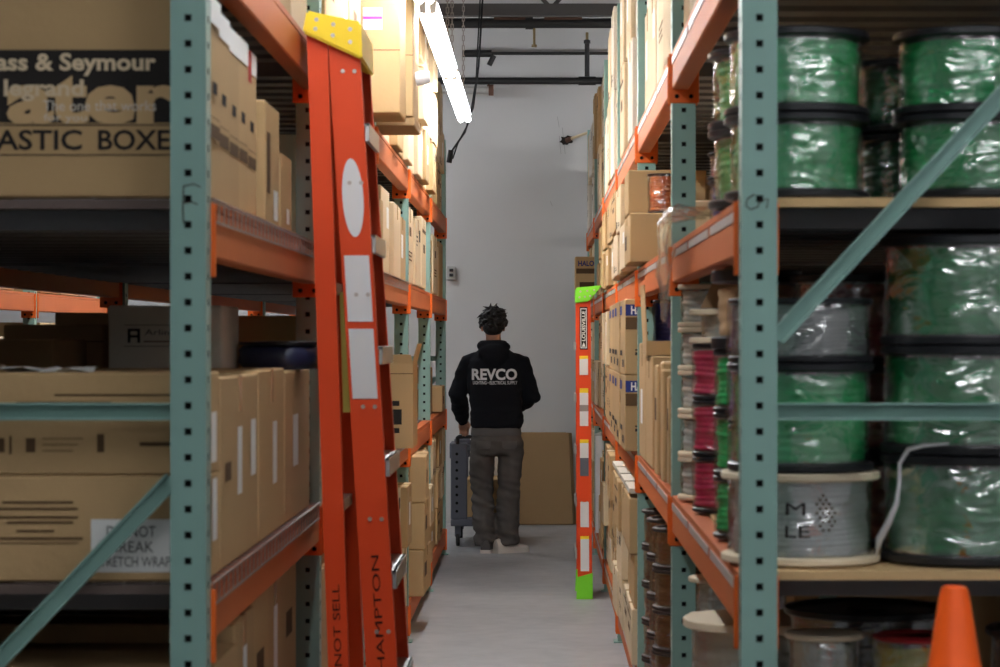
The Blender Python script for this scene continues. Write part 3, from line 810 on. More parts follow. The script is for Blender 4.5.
def seq(rack, shelf, face, bays, widths, tiers, hts, **kw):
    for b in bays:
        ya, yb = YS[b]+PD+.015, YS[b+1]-.012
        kk = dict(kw); kk['seed'] = kw.get('seed',1)*17+b
        wd = widths[b % len(widths)]; sc = (yb-ya)/sum(wd)
        row(rack, shelf, ya, yb, [v*sc for v in wd], tiers, hts, face, **kk)

L_, R_ = FL-.012, FR+.012
# ---- left rack, nearest bay, shelf above eye level
zA, zB, zC, zD = (LEVEL_LEFT[k]+.005 for k in 'ABCD')
ym = Y0+PD+.02
def lc(label, y0, y1, z, h, dx, m='card', feats=(), fx=L_, group="cartons on the left rack in the nearest bay", rot=0., **kw):
    return carton(label, fx-dx/2, (y0+y1)/2, z, dx, (y1-y0)-.006, h, -1, m, group, feats, rot, **kw)
bw = .62
mk5 = [('marks','A',[(.32,.68,.52,.58)],'ink'),('marks','A',[(.1,.9,.30,.37),(.1,.9,.40,.405)],'ink_brown'),('rect','A',.05,.95,.86,.99,'paper')]
big = lc('large brown carton with black printed band about plastic boxes, front of the left rack', ym, ym+.20, zA, .415, bw, 'card', [
    ('rect','F',0,1,.361,.713,'ink'), ('rect','F',0,1,.347,.353,'ink'), ('rect','F',0,1,.203,.209,'ink'), ('rect','F',.30,.78,.975,.979,'ink_brown'),
    ('text','F','ater', .634,.472, .345, .098, .04,'carton_ink_tan',.0018),
    ('text','F','Pass & Seymour', .56,.642, .345, .046, .03,'card_pale',.0026), ('text','F','legrand', .476,.517, .160, .044, .03,'card_pale',.0026),
    ('text','F','The one that works', .656,.443, .226, .021, .0,'card_white',.0026), ('text','F','for you', .545,.381, .086, .02, .0,'card_white',.0026),
    ('text','F','PLASTIC', .412,.278, .232, .041, .02,'ink'), ('text','F','BOXES', .788,.278, .170, .041, .02,'ink')] + mk5)
for k in range(1,5):
    lc(f'upright brown carton printed with a small dark square, {ORD[k]} of five behind the black-band carton', ym+.202*k, ym+.202*k+.2, zA, .40+.006*(k%2), bw-.01*k, 'card', mk5 if k<4 else mk5+[('rect','A',.05,.4,.80,.99,'ink_red')], L_-.004*k)
lc('narrow brown carton with a shipping label, just behind the five upright cartons', 5.92, 6.24, zA, .30, .5, 'card', [('label','A',.55,.85,.05,.3), ('marks','A',[(.06,.3,.25,.75)],'ink_brown')], L_)
lc('smaller plain brown carton at the ladder end of the eye-level shelf', 6.26, 6.55, zA, .20, .5, 'card', [('label','A',.5,.75,.1,.3)], L_)
# ---- nearest bay, waist-high shelf
bw = .95
sm = lambda: None
lc('large brown carton at bottom of a pair, with the stretch-wrap warning sheet', ym, ym+.21, zB, .212, bw, 'card', [
    ('label','F',.757,.932,.09,.59), ('text','F','DO NOT', .842,.475,.098,.022,.0,'ink'), ('text','F','BREAK', .845,.33,.084,.022,.0,'ink'), ('text','F','STRETCH WRAP', .846,.19,.150,.020,.0,'ink'),
    ('marks','F',[(.57,.72,.74,.76),(.55,.73,.68,.70),(.56,.73,.60,.62),(.58,.72,.55,.57),(.60,.68,.47,.49),(.54,.74,.40,.42),(.54,.73,.36,.37)]), ('label','A',.35,.7,.35,.95)])
lc('large brown carton on top of the pair, printed with handling symbols', ym, ym+.21, zB+.214, .205, bw, 'card', [
    ('tapef',), ('marks','F',[(.555,.575,.22,.36),(.585,.59,.20,.38),(.62,.64,.22,.36),(.655,.74,.35,.36),(.655,.73,.29,.30),(.655,.72,.23,.24),(.77,.785,.22,.40),(.86,.93,.28,.32),(.6,.80,.70,.715),(.68,.98,.77,.79)]), ('label','A',.3,.7,.1,.6)])
lc('tall brown carton with two long white labels, behind the sign-bearing pair', ym+.215, ym+.90, zB, .405, .6, 'card', [('label','A',.42,.54,.35,.72),('label','A',.78,.92,.42,.74),('marks','A',[(.1,.25,.45,.55)]),('tape',)])
lc('brown carton with creased edges, third along the waist-high shelf by the ladder', ym+.905, ym+1.50, zB, .41, .55, 'card', [('label','A',.52,.68,.3,.68),('tape',)])
lc('brown carton with one white label next to the tall ladder, waist-high shelf', ym+1.505, ym+2.2, zB, .40, .50, 'card', [('label','A',.3,.5,.35,.7)])
# things lying on the front pair
t = thing('packing_slip', 'crumpled white paper on top of the front pair of cartons', 'paper', (-1.0, ym+.1, zB+.413))
bm = bmesh.new(); rr_ = random.Random(5); g = [[bm.verts.new((.028*i-.1, .03*j-.05, .002+.016*rr_.random())) for j in range(4)] for i in range(8)]
for i in range(7):
    for j in range(3): bm.faces.new((g[i][j],g[i+1][j],g[i+1][j+1],g[i][j+1]))
mk('sheet', bm, 'paper', t)
# deeper in the waist-high shelf
G = "cartons deep in the left rack's waist-high shelf"
carton('pale carton printed Arlington, on the carton next to the tall ladder', -.985, 6.60, zB+.404, .30, .36, .170, -1, 'card_white', G, [('text','F','Arlington', .53,.57,.125,.020,.0,'ink'), ('marks','F',[(.17,.195,.42,.64),(.255,.28,.42,.64),(.195,.255,.50,.54),(.195,.255,.60,.64)],'ink'),('marks','F',[(.31,.62,.43,.45),(.14,.88,.69,.70),(.14,.88,.36,.37)],'ink_brown')])
carton('brown carton with raised edge left of the Arlington one, deep in the shelf', -1.50, 7.75, zB, .31, .45, .53, -1, 'card_dark', G, [('seam','F',.9)])
carton('tallest dark brown carton next to the Arlington one, deep in the shelf', -1.565, 8.6, zB, .19, .5, .575, -1, 'card_dark', G, [])
carton('low brown carton behind the front pair, deep in the waist-high shelf', -1.46, 5.60, zB, .36, .5, .425, -1, 'card', G, [('tape',)])
carton('brown carton behind the low one, deep in the waist-high shelf', -1.40, 6.35, zB, .36, .45, .485, -1, 'card_dark', G, [])
t = thing('bagged_coil', 'blue and black bagged coil on cartons near the ladder', 'coil', (-.715, 6.74, zB+.402))
bm = bmesh.new(); lathe(bm, [(.04,.0),(.10,.0),(.115,.02),(.11,.055),(.09,.07),(.04,.068)], 28, fn=lambda a,z,r: .006*math.sin(9*a+z*80)); mk('winding', bm, 'wire_navy', t, smooth=True)
bm = bmesh.new(); lathe(bm, [(.03,.070),(.112,.066),(.114,.075),(.03,.078)], 28); mk('flange', bm, 'black_plastic', t, smooth='auto')
# ---- nearest bay, bottom shelf
fs = [('tape',)]
seqs = [(.52,.66,'brown carton at the front of the bottom shelf under the warning sheet'),(.38,.70,'brown carton with a white label, second along the bottom shelf near the ladder'),(.40,.71,'brown carton, third along the bottom shelf near the ladder'),(.46,.70,'brown carton, fourth along the bottom shelf, by the ladder'),(.42,.71,'brown carton, fifth along the bottom shelf, behind the ladder rails')]
y = ym
for k,(wd,h,lab) in enumerate(seqs):
    lc(lab, y, y+wd, zD, h, .95 if k==0 else .8, 'card', [('tapef',)] if k==0 else [('tape',), ('label','A',.4,.6,.6,.9)] if k in (1,3) else [('marks','A',[(.3,.7,.7,.8)])], L_-.01*k)
    y += wd+.008
# ---- nearest bay, top shelf, just behind the ladder head
lc('brown carton on the top shelf just behind the yellow ladder head', 6.25, 6.72, zC, .40, .45, 'card', [('tape',)], L_-.02)
lc('white and brown carton on the top shelf behind the yellow ladder head', 6.74, 7.2, zC, .42, .45, 'card_pale', [('label','A',.1,.8,.3,.8)], L_-.02)
# ---- second bay: overhanging cartons
carton('big brown carton overhanging the aisle, with a magenta-striped label', -.527-.27, 9.48, zC, .54, .40, .60, -1, 'card', None, [('label','F',.739,.874,.53,.67), ('rect','F',.739,.874,.595,.615,'magenta'), ('tape',),('seam','F',.40)])
carton('flat cardboard sheet under the carton hanging out farthest over the aisle', -.50-.26, 10.08, zC, .52, .45, .036, -1, 'card_dark', None, [])
hang = carton('big brown carton hanging out farthest over the aisle, raised on a flat sheet', -.507-.27, 10.08, zC+.039, .54, .46, .62, -1, 'card', None, [('tape',), ('seam','F',.4), ('flap','A',.9,.0001)][:2])
bm = bmesh.new(); tube(bm, [(.271,-.04,.17),(.300,-.04,.175),(.330,-.04,.18)], [.028,.03,.024], 12); mk('plastic_sleeve', bm, 'white_wrap', hang, smooth='auto')
row('L','A', 7.35, 9.68, [.45,.55,.6,.5], [1,1], [.34,.30,.36], L_, seed=21)
row('L','C', 7.35, 8.9, [.5,.5,.5], [1], [.40], L_, seed=22)
row('L','B', 7.35, 9.68, [.5,.7,.5,.5], [1], [.56,.52], L_-.02, seed=23)
row('L','D', 7.35, 9.68, [.55,.6,.55,.5], [2], [.30,.34], L_-.02, seed=24)
# ---- third to farthest bay
row('L','C', 10.40, 12.17, [.44,.44,.44,.44], [1,2], [.30,.33], L_+.02, seed=31, mats=('card','card_pale'))
row('L','C', 12.30, 14.64, [.46,.46,.46,.46,.46], [3], [.28,.29], L_+.04, jit=.035, seed=32, mats=('card','card_pale','card_pale'))
row('L','C', 14.77, 17.12, [.46,.46,.46,.46,.46], [3], [.29,.28], L_-.005, jit=.025, seed=33, mats=('card','card_pale','card_pale'))
row('L','A', 9.82, 12.17, [.58,.58,.58,.58], [1], [.31,.38,.34], L_, seed=34)
row('L','A', 12.30, 14.64, [.58,.58,.58,.58], [1], [.40,.36], L_, seed=35)
row('L','A', 14.77, 17.12, [.58,.58,.58], [1], [.34,.38], L_, seed=36)
carton('opened brown carton with raised flap and dark print, waist-high shelf past the ladder', -.553-.25, 10.95, zB, .50, .40, .375, -1, 'card', None, [('rect','F',.60,.9,.28,.46,'ink'), ('marks','F',[(.62,.88,.50,.56),(.62,.88,.18,.24)],'ink'), ('flap','A',.25,.09), ('flap','F',.12,.04), ('seam','F',.88)], open_top=True)
carton('white folded sheet pack lying on the waist-high shelf past the open carton', -.80, 11.75, zB, .30, .5, .03, -1, 'card_white', None, [])
carton('brown carton set back behind the opened one, waist-high shelf', -1.0, 12.7, zB, .4, .6, .42, -1, 'card_dark', None, [('tape',)])
carton('small brown carton at the wall end of the waist-high shelf', -.63-.2, 16.2, zB, .40, .4, .17, -1, 'card', None, [('marks','A',[(.2,.6,.3,.6)]),('tape',)])
carton('brown carton under the small one\u2019s neighbour, second from wall end, waist-high shelf', -.88, 15.3, zB, .40, .7, .30, -1, 'card_dark', None, [])
row('L','D', 9.82, 11.3, [.48,.48,.48], [2], [.28,.30], L_, seed=37)
for q in range(3):
    carton(f'{TIER[3][q]} of three stacked brown cartons at the aisle edge, bottom shelf, past the ladder', -.585-.2, 12.85, LEVEL_LEFT['D']+.005+.242*q, .40, .60, .238, -1, 'card', None, [('tape',), ('marks','F',[(.55,.75,.45,.62)],'ink'), ('marks','A',[(.1,.4,.4,.7)])], .02*(q-1))
row('L','D', 11.35, 12.15, [.38,.38], [2], [.30,.32], L_+.01, seed=38, ord0=3, where='')
row('L','D', 13.2, 14.64, [.46,.46,.46], [3], [.235,.23], L_+.02, seed=39)
row('L','D', 14.77, 17.12, [.46,.46,.46,.46,.46], [3], [.235,.24], L_, seed=40)

zA, zB, zC, zD = (LEV[k]+.005 for k in 'ABCD')
# ---- right rack
# top shelf, second to farthest bay, two to three tiers reaching high; pale mats put the overexposure into the colour
def hx(k): return [('rect','F',.0,1.,.70,.98,'ink_blue')]
row('R','C', 7.35, 9.68, [.47,.46,.47,.46,.46], [2], [.42,.43], R_, seed=51, mats=('card_pale','card_pale','card_white'))
row('R','C', 9.82, 12.17, [.47,.46,.47,.46,.46], [2], [.43,.42], R_, seed=52, mats=('card_pale','card_pale','card_white'))
row('R','C', 12.30, 14.64, [.47,.46,.47,.46,.46], [2], [.44,.45], R_-.005, seed=53, mats=('card_pale','card_pale','card_white'))
row('R','C', 14.77, 17.12, [.47,.46,.47,.46], [2], [.40,.42], R_, seed=54, mats=('card_pale','card','card_white'))
row('R','C', 17.25, 19.55, [.46,.46,.46,.46,.46], [2], [.37,.34], R_, seed=70, mats=('card_pale','card_pale','card_white'))
row('R','A', 18.20, 19.55, [.45,.45,.45], [2], [.22,.21], R_, seed=71)
row('R','B', 17.25, 19.55, [.46,.46,.46,.46,.46], [2], [.28,.30], R_, seed=72)
row('R','D', 17.25, 19.55, [.46,.46,.46,.46,.46], [3], [.22,.23], R_, seed=73)
carton('pale carton on the top shelf nearest the aisle mouth, spool side', .425+.22, 6.55, zC, .44, .52, .40, 1, 'card_pale', None, [('tape',), ('tapef',)])
carton('brown carton on the top shelf right before the second post, spool side', .43+.22, 7.0, zC, .44, .34, .38, 1, 'card', None, [('tape',)])
for k in range(3):
    carton(f'added dark filler carton deep in the bottom shelf behind the copper spools, {ORD[k]} along', 1.12, 7.75+.75*k, zD, .68, .70, .72, 1, 'card_dark', 'dark cartons deep in the right rack', [('tape',)])  # added blockers, keep the gap under the front shelf dark
# shelf above eye level
bl = [('text','F','HALO',.62,.80,.055,.02,.02,'paper')]
carton('lower brown carton of a pair at the shelf edge, carrying an orange wire spool', .345+.175, 9.40, zA, .35, .56, .185, 1, 'card', None, [('tape',), ('marks','A',[(.1,.5,.3,.6)])])
carton('upper brown carton behind the orange wire spool, eye-level shelf', .345+.15, 9.49, zA+.188, .30, .36, .17, 1, 'card', None, [('tapef',)])
row('R','A', 9.82, 12.17, [.60,.56,.60,.55], [2], [.19,.18,.2], R_-.045, seed=55, mats=('card_pale','card','card'))
row('R','A', 12.30, 14.64, [.46,.46,.46,.46,.46], [2], [.21,.22], R_-.02, seed=56)
row('R','A', 14.77, 17.1, [.5,.5,.5,.5], [2], [.20,.22], R_, seed=57)
carton('brown carton with blue band sticking into the aisle above the green ladder head', .272+.2, 17.95, zA, .40, .36, .31, 1, 'card', None, [('text','F','HALO',.20,.84,.115,.04,.03,'ink_blue'), ('rect','F',.02,.98,.60,.72,'ink_brown'), ('marks','F',[(.08,.4,.2,.4)],'ink_brown')])
row('R','A', 7.95, 9.05, [.54,.54], [1], [.17,.15], R_+.05, seed=58, ord0=2, where='')
# waist-high shelf, second bay: upright flattened cartons, open carton with blue spool
y = 7.45
for k in range(7):
    h = (.30,.34,.36,.33,.38,.37,.38)[k]
    carton(f'flattened carton standing on edge, {ORD[k]} from the post, waist-high shelf below the blue spool', FR+.02+.20-.012*(k%3), y+.05, zB, .40, .09+.02*(k%2), h, 1, 'card' if k%3 else 'card_pale', 'flattened cartons standing on edge', [('marks','A',[(.2,.8,.5,.7)])] if k%2 else [], .03*((k%3)-1), bev=.006)
    y += .135
carton('open brown carton holding the blue wire spool, waist-high shelf', .385+.2, 8.80, zB+.40, .40, .34, .05, 1, 'card', None, [('flap','A',.05,.20)], open_top=True)
carton('brown carton under the open one, waist-high shelf of the second bay', .40+.2, 8.75, zB, .40, .50, .396, 1, 'card', None, [('tape',)])
carton('brown carton behind the blue spool\u2019s, waist-high shelf of the second bay', .40+.2, 9.32, zB, .40, .56, .44, 1, 'card', None, [('tape',),('label','A',.3,.6,.3,.6)])
# third bay: stacks with blue bands
def haloc(lab, x, y, z, dx, dy, h):
    carton(lab, x+dx/2, y, z, dx, dy, h, 1, 'card', 'tall brown cartons with blue printed bands', [
        ('rect','F',.02,.98,.78,.93,'ink_blue'), ('text','F','HALO',.40,.855,.5*dx,.035,.03,'paper'), ('marks','F',[(.02,.98,.60,.76)],'ink_brown'), ('marks','F',[(.25,.85,.26,.30),(.25,.85,.32,.34),(.3,.8,.14,.16)],'ink'),
        ('rect','A',.1,.5,.80,.92,'ink_blue'), ('text','A','HALO',.3,.86,.12,.028,.03,'paper'), ('marks','A',[(.1,.6,.25,.32),(.6,.9,.1,.2)],'ink')], 0)
HB = .308
for q in range(2):
    haloc(f"{TIER[2][q]} tall carton with blue band, right behind the third post", .352, 10.12, zB+.31*q, .17, .52, HB)
    haloc(f"{TIER[2][q]} tall carton with blue band, second stack from the third post", .348, 10.70, zB+.31*q, .17, .56, HB)
    haloc(f"{TIER[2][q]} tall carton with blue band, third stack from the third post", .355, 11.30, zB+.31*q, .17, .56, HB)
    haloc(f"{TIER[2][q]} tall carton with blue band, fourth stack from the third post", .358, 11.88, zB+.31*q, .17, .50, HB)
row('R','B', 12.30, 14.64, [.46,.46,.46,.46,.46], [2], [.31,.30], R_-.02, seed=61)
row('R','B', 14.77, 17.12, [.46,.46,.46,.46,.46], [2], [.31,.30], R_, seed=62)
# bottom shelf
row('R','D', 9.82, 12.17, [.58,.58,.58,.58], [3], [.23,.22], R_-.03, depth=.4, seed=63, mats=('card','card_pale'))
row('R','D', 12.30, 14.64, [.46,.46,.46,.46,.46], [3], [.23,.24], R_-.01, seed=64, mats=('card','card','card_pale'))
row('R','D', 14.77, 16.3, [.5,.5,.5], [2], [.28,.3], R_, seed=65)
for k in range(3):
    t = thing('paper_tube', f'tall white tube leaning in the bottom shelf, {ORD[k]} of three past the green ladder foot', 'tube', (.42+.02*k, 16.55+.15*k, LEV['D']+.004), 'tall white tubes')
    bm = bmesh.new(); tube(bm, [(0,0,0),(0,0,.66)], .03, 16); mk('tube_body', bm, 'white_wrap', t, smooth='auto')
    bm = bmesh.new(); tube(bm, [(0,0,.66),(0,0,.675)], .032, 16); mk('end_cap', bm, 'pipe_grey', t, smooth='auto')
for k in range(4):
    t = thing('cardboard_cover', f'loose off-white lid lying on the bottom-shelf cartons, {ORD[k]} from the copper spools', 'cover', (.55, 10.08+.58*k, LEV['D']+.70), 'off-white lids on the bottom shelf')
    bm = bmesh.new(); box(bm, -.18,.18,-.24,.24,.012,.02); mk('top_sheet', bm, 'card_white', t)
    bm = bmesh.new()
    for (a,b,c,d) in ((-.18,-.174,-.24,.24),(.174,.18,-.24,.24),(-.18,.18,-.24,-.234),(-.18,.18,.234,.24)): box(bm, a,b,c,d,-.0,.012)
    mk('cover_rim', bm, 'card_white', t)
# dark cartons deep in the right rack
for b in range(0,3):
    for L,h in (('A',.42),('B',.55)):
        for k in range(3):
            x = .98+.24 if b else 1.20
            if b == 0: continue
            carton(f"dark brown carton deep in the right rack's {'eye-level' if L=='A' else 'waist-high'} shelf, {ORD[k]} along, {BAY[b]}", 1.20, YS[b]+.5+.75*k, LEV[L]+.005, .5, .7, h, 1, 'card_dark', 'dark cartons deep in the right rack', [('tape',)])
# neighbouring rack seen through the gap
r9 = random.Random(9)
for L in 'BAC':
    for k in range(7):
        y = YS[3]+.45+.66*k
        if abs(y-YS[4]) < .36: continue
        h = r9.uniform(.22,.42) if L != 'B' else r9.uniform(.48,.60)
        carton(f"carton on the far rack across the neighbouring aisle, {ORD[k]} from its front, {SHELF[L]}", -3.04-.03-.25, y, LEVEL_LEFT[L]+.005, .5, .56, h, -1, ('card_white','card','card_pale')[k%3], 'cartons on the neighbouring rack', [('tape',), ('rect','A',.1,.4,.3,.7,'ink_red' if k%2 else 'ink_blue')])
# ------------------------------------------------------------------ spools
PROTO = {}
def winding_mesh(r, z0, z1, turns, seed, sag=.0):
    bm = bmesh.new(); segs = 56; rr_ = random.Random(seed); prof = []
    d = (z1-z0)/turns
    for t_ in range(turns):
        off = rr_.uniform(-.0022,.0022)
        for q in range(4):
            a = PI*q/4 + .2
            prof.append((off + min(.55*d,.0042)*math.sin(a), z0 + d*(t_+q/4)))
    rings = []
    for (o_, z) in prof:
        ring = []
        for k in range(segs):
            a = 2*PI*k/segs
            nz = noise.noise(Vector((math.cos(a)*1.6, math.sin(a)*1.6, z*22+seed*3.1)))*.006
            rad = r - .004 + o_ + nz
            zz = z + .006*noise.noise(Vector((math.cos(a)*1.1+7, math.sin(a)*1.1, z*9+seed)))
            zz = max(z0+.0005, min(z1-.0005, zz))
            ring.append(bm.verts.new((rad*math.cos(a), rad*math.sin(a), zz)))
        rings.append(ring)
    for a, b in zip(rings, rings[1:]):
        for k in range(segs):
            j = (k+1)%segs; bm.faces.new((a[k],a[j],b[j],b[k]))
    for f in bm.faces: f.smooth = True
    return bm
def film_mesh(r, z0, z1, seed, amp=.0045):
    bm = bmesh.new(); segs, nz = 72, 14; rings = []
    for i in range(nz+1):
        z = z0 + (z1-z0)*i/nz; ring = []
        for k in range(segs):
            a = 2*PI*k/segs
            n1 = noise.noise(Vector((math.cos(a)*3.2, math.sin(a)*3.2, z*16 + seed*5)))
            n2 = abs(noise.noise(Vector((math.cos(a)*5+z*30, math.sin(a)*5, z*10+seed))))
            rad = r + amp*(.55 + n1*.9 + n2*.5)
            ring.append(bm.verts.new((rad*math.cos(a), rad*math.sin(a), z)))
        rings.append(ring)
    for a, b in zip(rings, rings[1:]):
        for k in range(segs):
            j = (k+1)%segs; bm.faces.new((a[k],a[j],b[j],b[k]))
    for f in bm.faces: f.smooth = True
    return bm
def flange_mesh(rf, z, ft, up, wood):
    bm = bmesh.new()
    if wood:
        lathe(bm, [(.018,z),(rf-.003,z),(rf,z+.003),(rf,z+ft-.003),(rf-.003,z+ft),(.018,z+ft)], 44)
    else:
        a, b = (z, z+ft)
        rec = ft*.45
        if up: prof = [(.02,a),(rf-.006,a),(rf,a+.004),(rf,b-.003),(rf-.004,b),(rf-.016,b),(rf-.020,b-rec),(.05,b-rec),(.046,b-.002),(.02,b-.002)]
        else:  prof = [(.02,a+.002),(.046,a+.002),(.05,a+rec),(rf-.020,a+rec),(rf-.016,a),(rf-.004,a),(rf,a+.003),(rf,b-.004),(rf-.006,b),(.02,b)]
        lathe(bm, prof, 48)
    return bm
def spool(key, loc, label, group, rf, rw, h, wire_m, flange_m='black_plastic', ft=.018, turns=10, wrap='film', rz=None, wrap_over=False, seed=None):
    rz = random.uniform(0,6.28) if rz is None else rz
    if key in PROTO: return dup(PROTO[key], loc, rz, label, group)
    seed = len(PROTO)+1 if seed is None else seed
    t = thing('wire_spool', label, 'spool', loc, group, rz); PROTO[key] = t
    wood = flange_m == 'cream_wood'
    mk('flange', flange_mesh(rf, 0, ft, False, wood), flange_m, t, smooth='auto')
    mk('flange', flange_mesh(rf, h-ft, ft, True, wood), flange_m, t, smooth='auto')
    mk('wire_winding', winding_mesh(rw, ft+.001, h-ft-.001, turns, seed), wire_m, t)
    bm = bmesh.new(); lathe(bm, [(.022,.001),(.032,.001),(.032,h-.002),(.022,h-.002)], 16); mk('core', bm, flange_m, t, smooth='auto')
    if wrap: mk('stretch_wrap', film_mesh(rw+.0045, ft*.8, h-ft*.8, seed), wrap, t)
    return t
Az, Bz, Dz = LEV['A']+.004, LEV['B']+.004, LEV['D']+.004
random.seed(11)
# eye-level shelf: black-flanged green spools, two high
GA = 'green wire spools on the shelf above eye level'
hA = .172
for q, lv in enumerate(('lower','upper')):
    k = f'greenA{q}'
    spool(k, (.535,5.03,Az+q*(hA+.001)), f'{lv} green wire spool nearest the front post, eye-level shelf', GA, .150,.128,hA,'wire_green', turns=8, seed=3+q)
    spool(k, (.885,5.03,Az+q*(hA+.001)), f'{lv} green wire spool of the front stack above the diagonal brace', GA, 0,0,0,'')
    spool(k, (.525,5.36,Az+q*(hA+.001)-.0), f'{lv} green wire spool second from the aisle-edge front, eye-level shelf', GA, 0,0,0,'')
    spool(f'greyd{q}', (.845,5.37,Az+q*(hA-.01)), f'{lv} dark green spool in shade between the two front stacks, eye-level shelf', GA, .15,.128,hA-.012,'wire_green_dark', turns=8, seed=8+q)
    spool(k, (1.20,5.06,Az+q*(hA+.001)), f'{lv} green wire spool farthest in from the aisle, eye-level shelf', GA, 0,0,0,'')
GS = 'small spools at the aisle edge of the eye-level shelf'
spool('smallblue', (.50,6.10,Az), 'small blue wire spool at aisle edge behind the green stacks', GS, .075,.06,.11,'wire_blue', ft=.012, turns=8)
spool('smallred', (.50,6.10,Az+.111), 'small red wire spool on top of the small blue one', GS, .075,.06,.07,'wire_red', ft=.010, turns=5)
spool('smallgreen', (.575,6.42,Az), 'small green wire spool lined up behind the small blue one', GS, .07,.055,.11,'wire_green', ft=.012, turns=8)
spool('smallblack', (.585,6.74,Az), 'small black wire spool half under the crumpled plastic', GS, .075,.06,.09,'wire_black', ft=.012, turns=6)
# orange spool on carton
spool('orange', (.475,9.215,LEV['A']+.005+.188), 'orange wire spool standing on a brown carton at the shelf edge', None, .062,.052,.148,'wire_orange', ft=.006, turns=12)
# blue spool in open carton
spool('blue', (.50,8.80,LEV['B']+.005+.408), 'blue wire spool sitting in the open carton', None, .085,.075,.19,'wire_blue', ft=.008, turns=12)
# waist-high shelf, front
GB = 'spools at the front of the waist-high shelf'
z = Bz
sw = spool('whitecable', (.545,5.05,z), 'white wrapped cable spool with dot emblem and wooden flanges, behind the front post', GB, .165,.140,.186,'white_wrap','cream_wood', ft=.016, turns=14, wrap='film', rz=0.)
# emblem and letters on the wrap, bent round it
bm = bmesh.new()
def on_cyl(u, v, r): a = -PI/2 + u/r; return (r*math.cos(a), r*math.sin(a), v)
rw_ = .1525
def dot(u, v, s):
    bm.faces.new([bm.verts.new(on_cyl(u+s*math.cos(2*PI*k/8), v+s*math.sin(2*PI*k/8), rw_)) for k in range(8)])
cx_, cz_ = .037, .108
for j in range(-4,5):
    n_ = {0:4,1:3,2:4,3:3,4:2}[abs(j)]
    for i in range(n_):
        if (i+j) % 7 == 5: continue
        dot(cx_ + (i-(n_-1)/2)*.0128, cz_ + j*.0088, .0030)
mk('dot_emblem', bm, 'ink_brown', sw)
for body, u, v, ht, wd in (('M', -.026, .116, .025, .040), ('LE', -.022, .070, .024, .050)):
    bm = bmesh.new(); vs, fs, asp = text_mesh(body, .0)
    nv = [bm.verts.new(on_cyl(u+p.x*wd, v+p.y*ht, rw_)) for p in vs]
    for f in fs:
        try: bm.faces.new([nv[i] for i in f])
        except ValueError: pass
    mk('printed_lettering', bm, 'ink', sw)
z += .188
spool('greenB', (.545,5.05,z), 'green wire spool on the white cable spool, crossed by the horizontal brace', GB, .152,.134,.222,'wire_green', turns=11); z += .223
spool('greyB', (.545,5.05,z), 'clear grey cable spool on top of the green one by the front post', GB, .150,.136,.132,'wire_grey', ft=.014, turns=12); z += .133
GB2 = 'large green spools stacked three high in the front corner'
for q, lv in enumerate(('bottom','middle','top')):
    spool(f'bigB{q}', (.892,5.06,Bz+q*.2235), f'{lv} large green wire spool of the tall stack facing the cone', GB2, .178,.162,.2225,'wire_green', turns=9, wrap='film_strong', ft=.02)
for q, lv in enumerate(('bottom','middle','top')):
    spool(f'bigB{q}', (1.235,5.22,Bz+q*.2235), f'{lv} large green wire spool of the inner stack, farther from the aisle', GB2, 0,0,0,'')
# trailing strip of loose stretch film on the big stack
t = thing('film_strand', 'twisted strand of loose clear film hanging down the tall green stack', 'plastic film', (.72,4.93,Bz+.13))
bm = bmesh.new(); tube(bm, [(.10,-.082,.12),(.05,-.075,.116),(.022,-.062,.108),(.005,-.06,.08),(.004,-.06,.04),(.0,-.055,.0),(-.014,-.04,-.04),(-.03,-.02,-.075),(-.035,-.01,-.11)], [.002,.004,.005,.004,.0035,.005,.007,.008,.002], 6)
mk('strand', bm, 'white_wrap', t, smooth=True)
# deep darker spools, waist-high
spool('redB', (.718,5.47,Bz), 'dark red spool low behind the front stacks, waist-high shelf', 'shaded spools behind the front stacks', .15,.13,.2,'wire_red', turns=9)
for q in range(2):
    spool('redB', (.718,5.47,Bz+.201*(q+1)), f"dark red spool {('second','third')[q]} up behind the front stacks, waist-high shelf", 'shaded spools behind the front stacks', 0,0,0,'')
# aisle edge columns
def column(key, x, y, n, h, rf, rw, wm, fm, adj, where, turns=8, ft=.014, wrap='film_soft', base=None, grp=None):
    z = Bz if base is None else base
    for q in range(n):
        spool(key, (x,y,z), f"{adj} spool, {ORD[q]} up in the {where}", grp or 'small spools stacked along the aisle edge, waist-high shelf', rf,rw,h,wm,fm,ft,turns,wrap)
        z += h+.001
    return z
column('purple', .495,5.31,4,.136,.080,.074,'wire_purple','black_plastic','purple wire','column half hidden by the front post')
zt = column('green', .498,5.62,3,.144,.093,.084,'wire_green','black_plastic','green wire','black-flanged column beside the pink ones')
spool('kraft', (.505,5.62,zt), 'brown wrapped spool with wide black flanges on the green column', None, .105,.085,.182,'kraft','black_plastic',.03,4,None)
column('blackdeep', .64,6.02,4,.15,.11,.09,'wire_black','black_plastic','black wire','shaded column behind green and pink ones')
zt = column('pink', .500,6.46,3,.148,.090,.083,'wire_pink','black_plastic','pink wire','pink column of the aisle edge')
spool('creamtop', (.502,6.46,zt), 'cream wooden spool lying on top of the pink column', None, .10,.06,.09,'wire_white','cream_wood',.016,4,'film')
column('cream', .500,6.96,5,.122,.10,.084,'wire_white','cream_wood','white wire','cream wooden column next to the second post', turns=6, ft=.014)
t = thing('paper_wrap', 'torn brown paper corner poking up over the pink column', 'paper', (.50,6.30,zt+.093))
bm = bmesh.new(); hexa(bm, [(-.07,0,-.0),(.10,0,.0),(.10,.008,.0),(-.07,.008,.0)], [(-.005,.03,.13),(.06,.03,.12),(.06,.036,.12),(-.005,.036,.13)]); mk('sheet', bm, 'kraft', t)
t.location = (.50,6.44,zt+.0935)
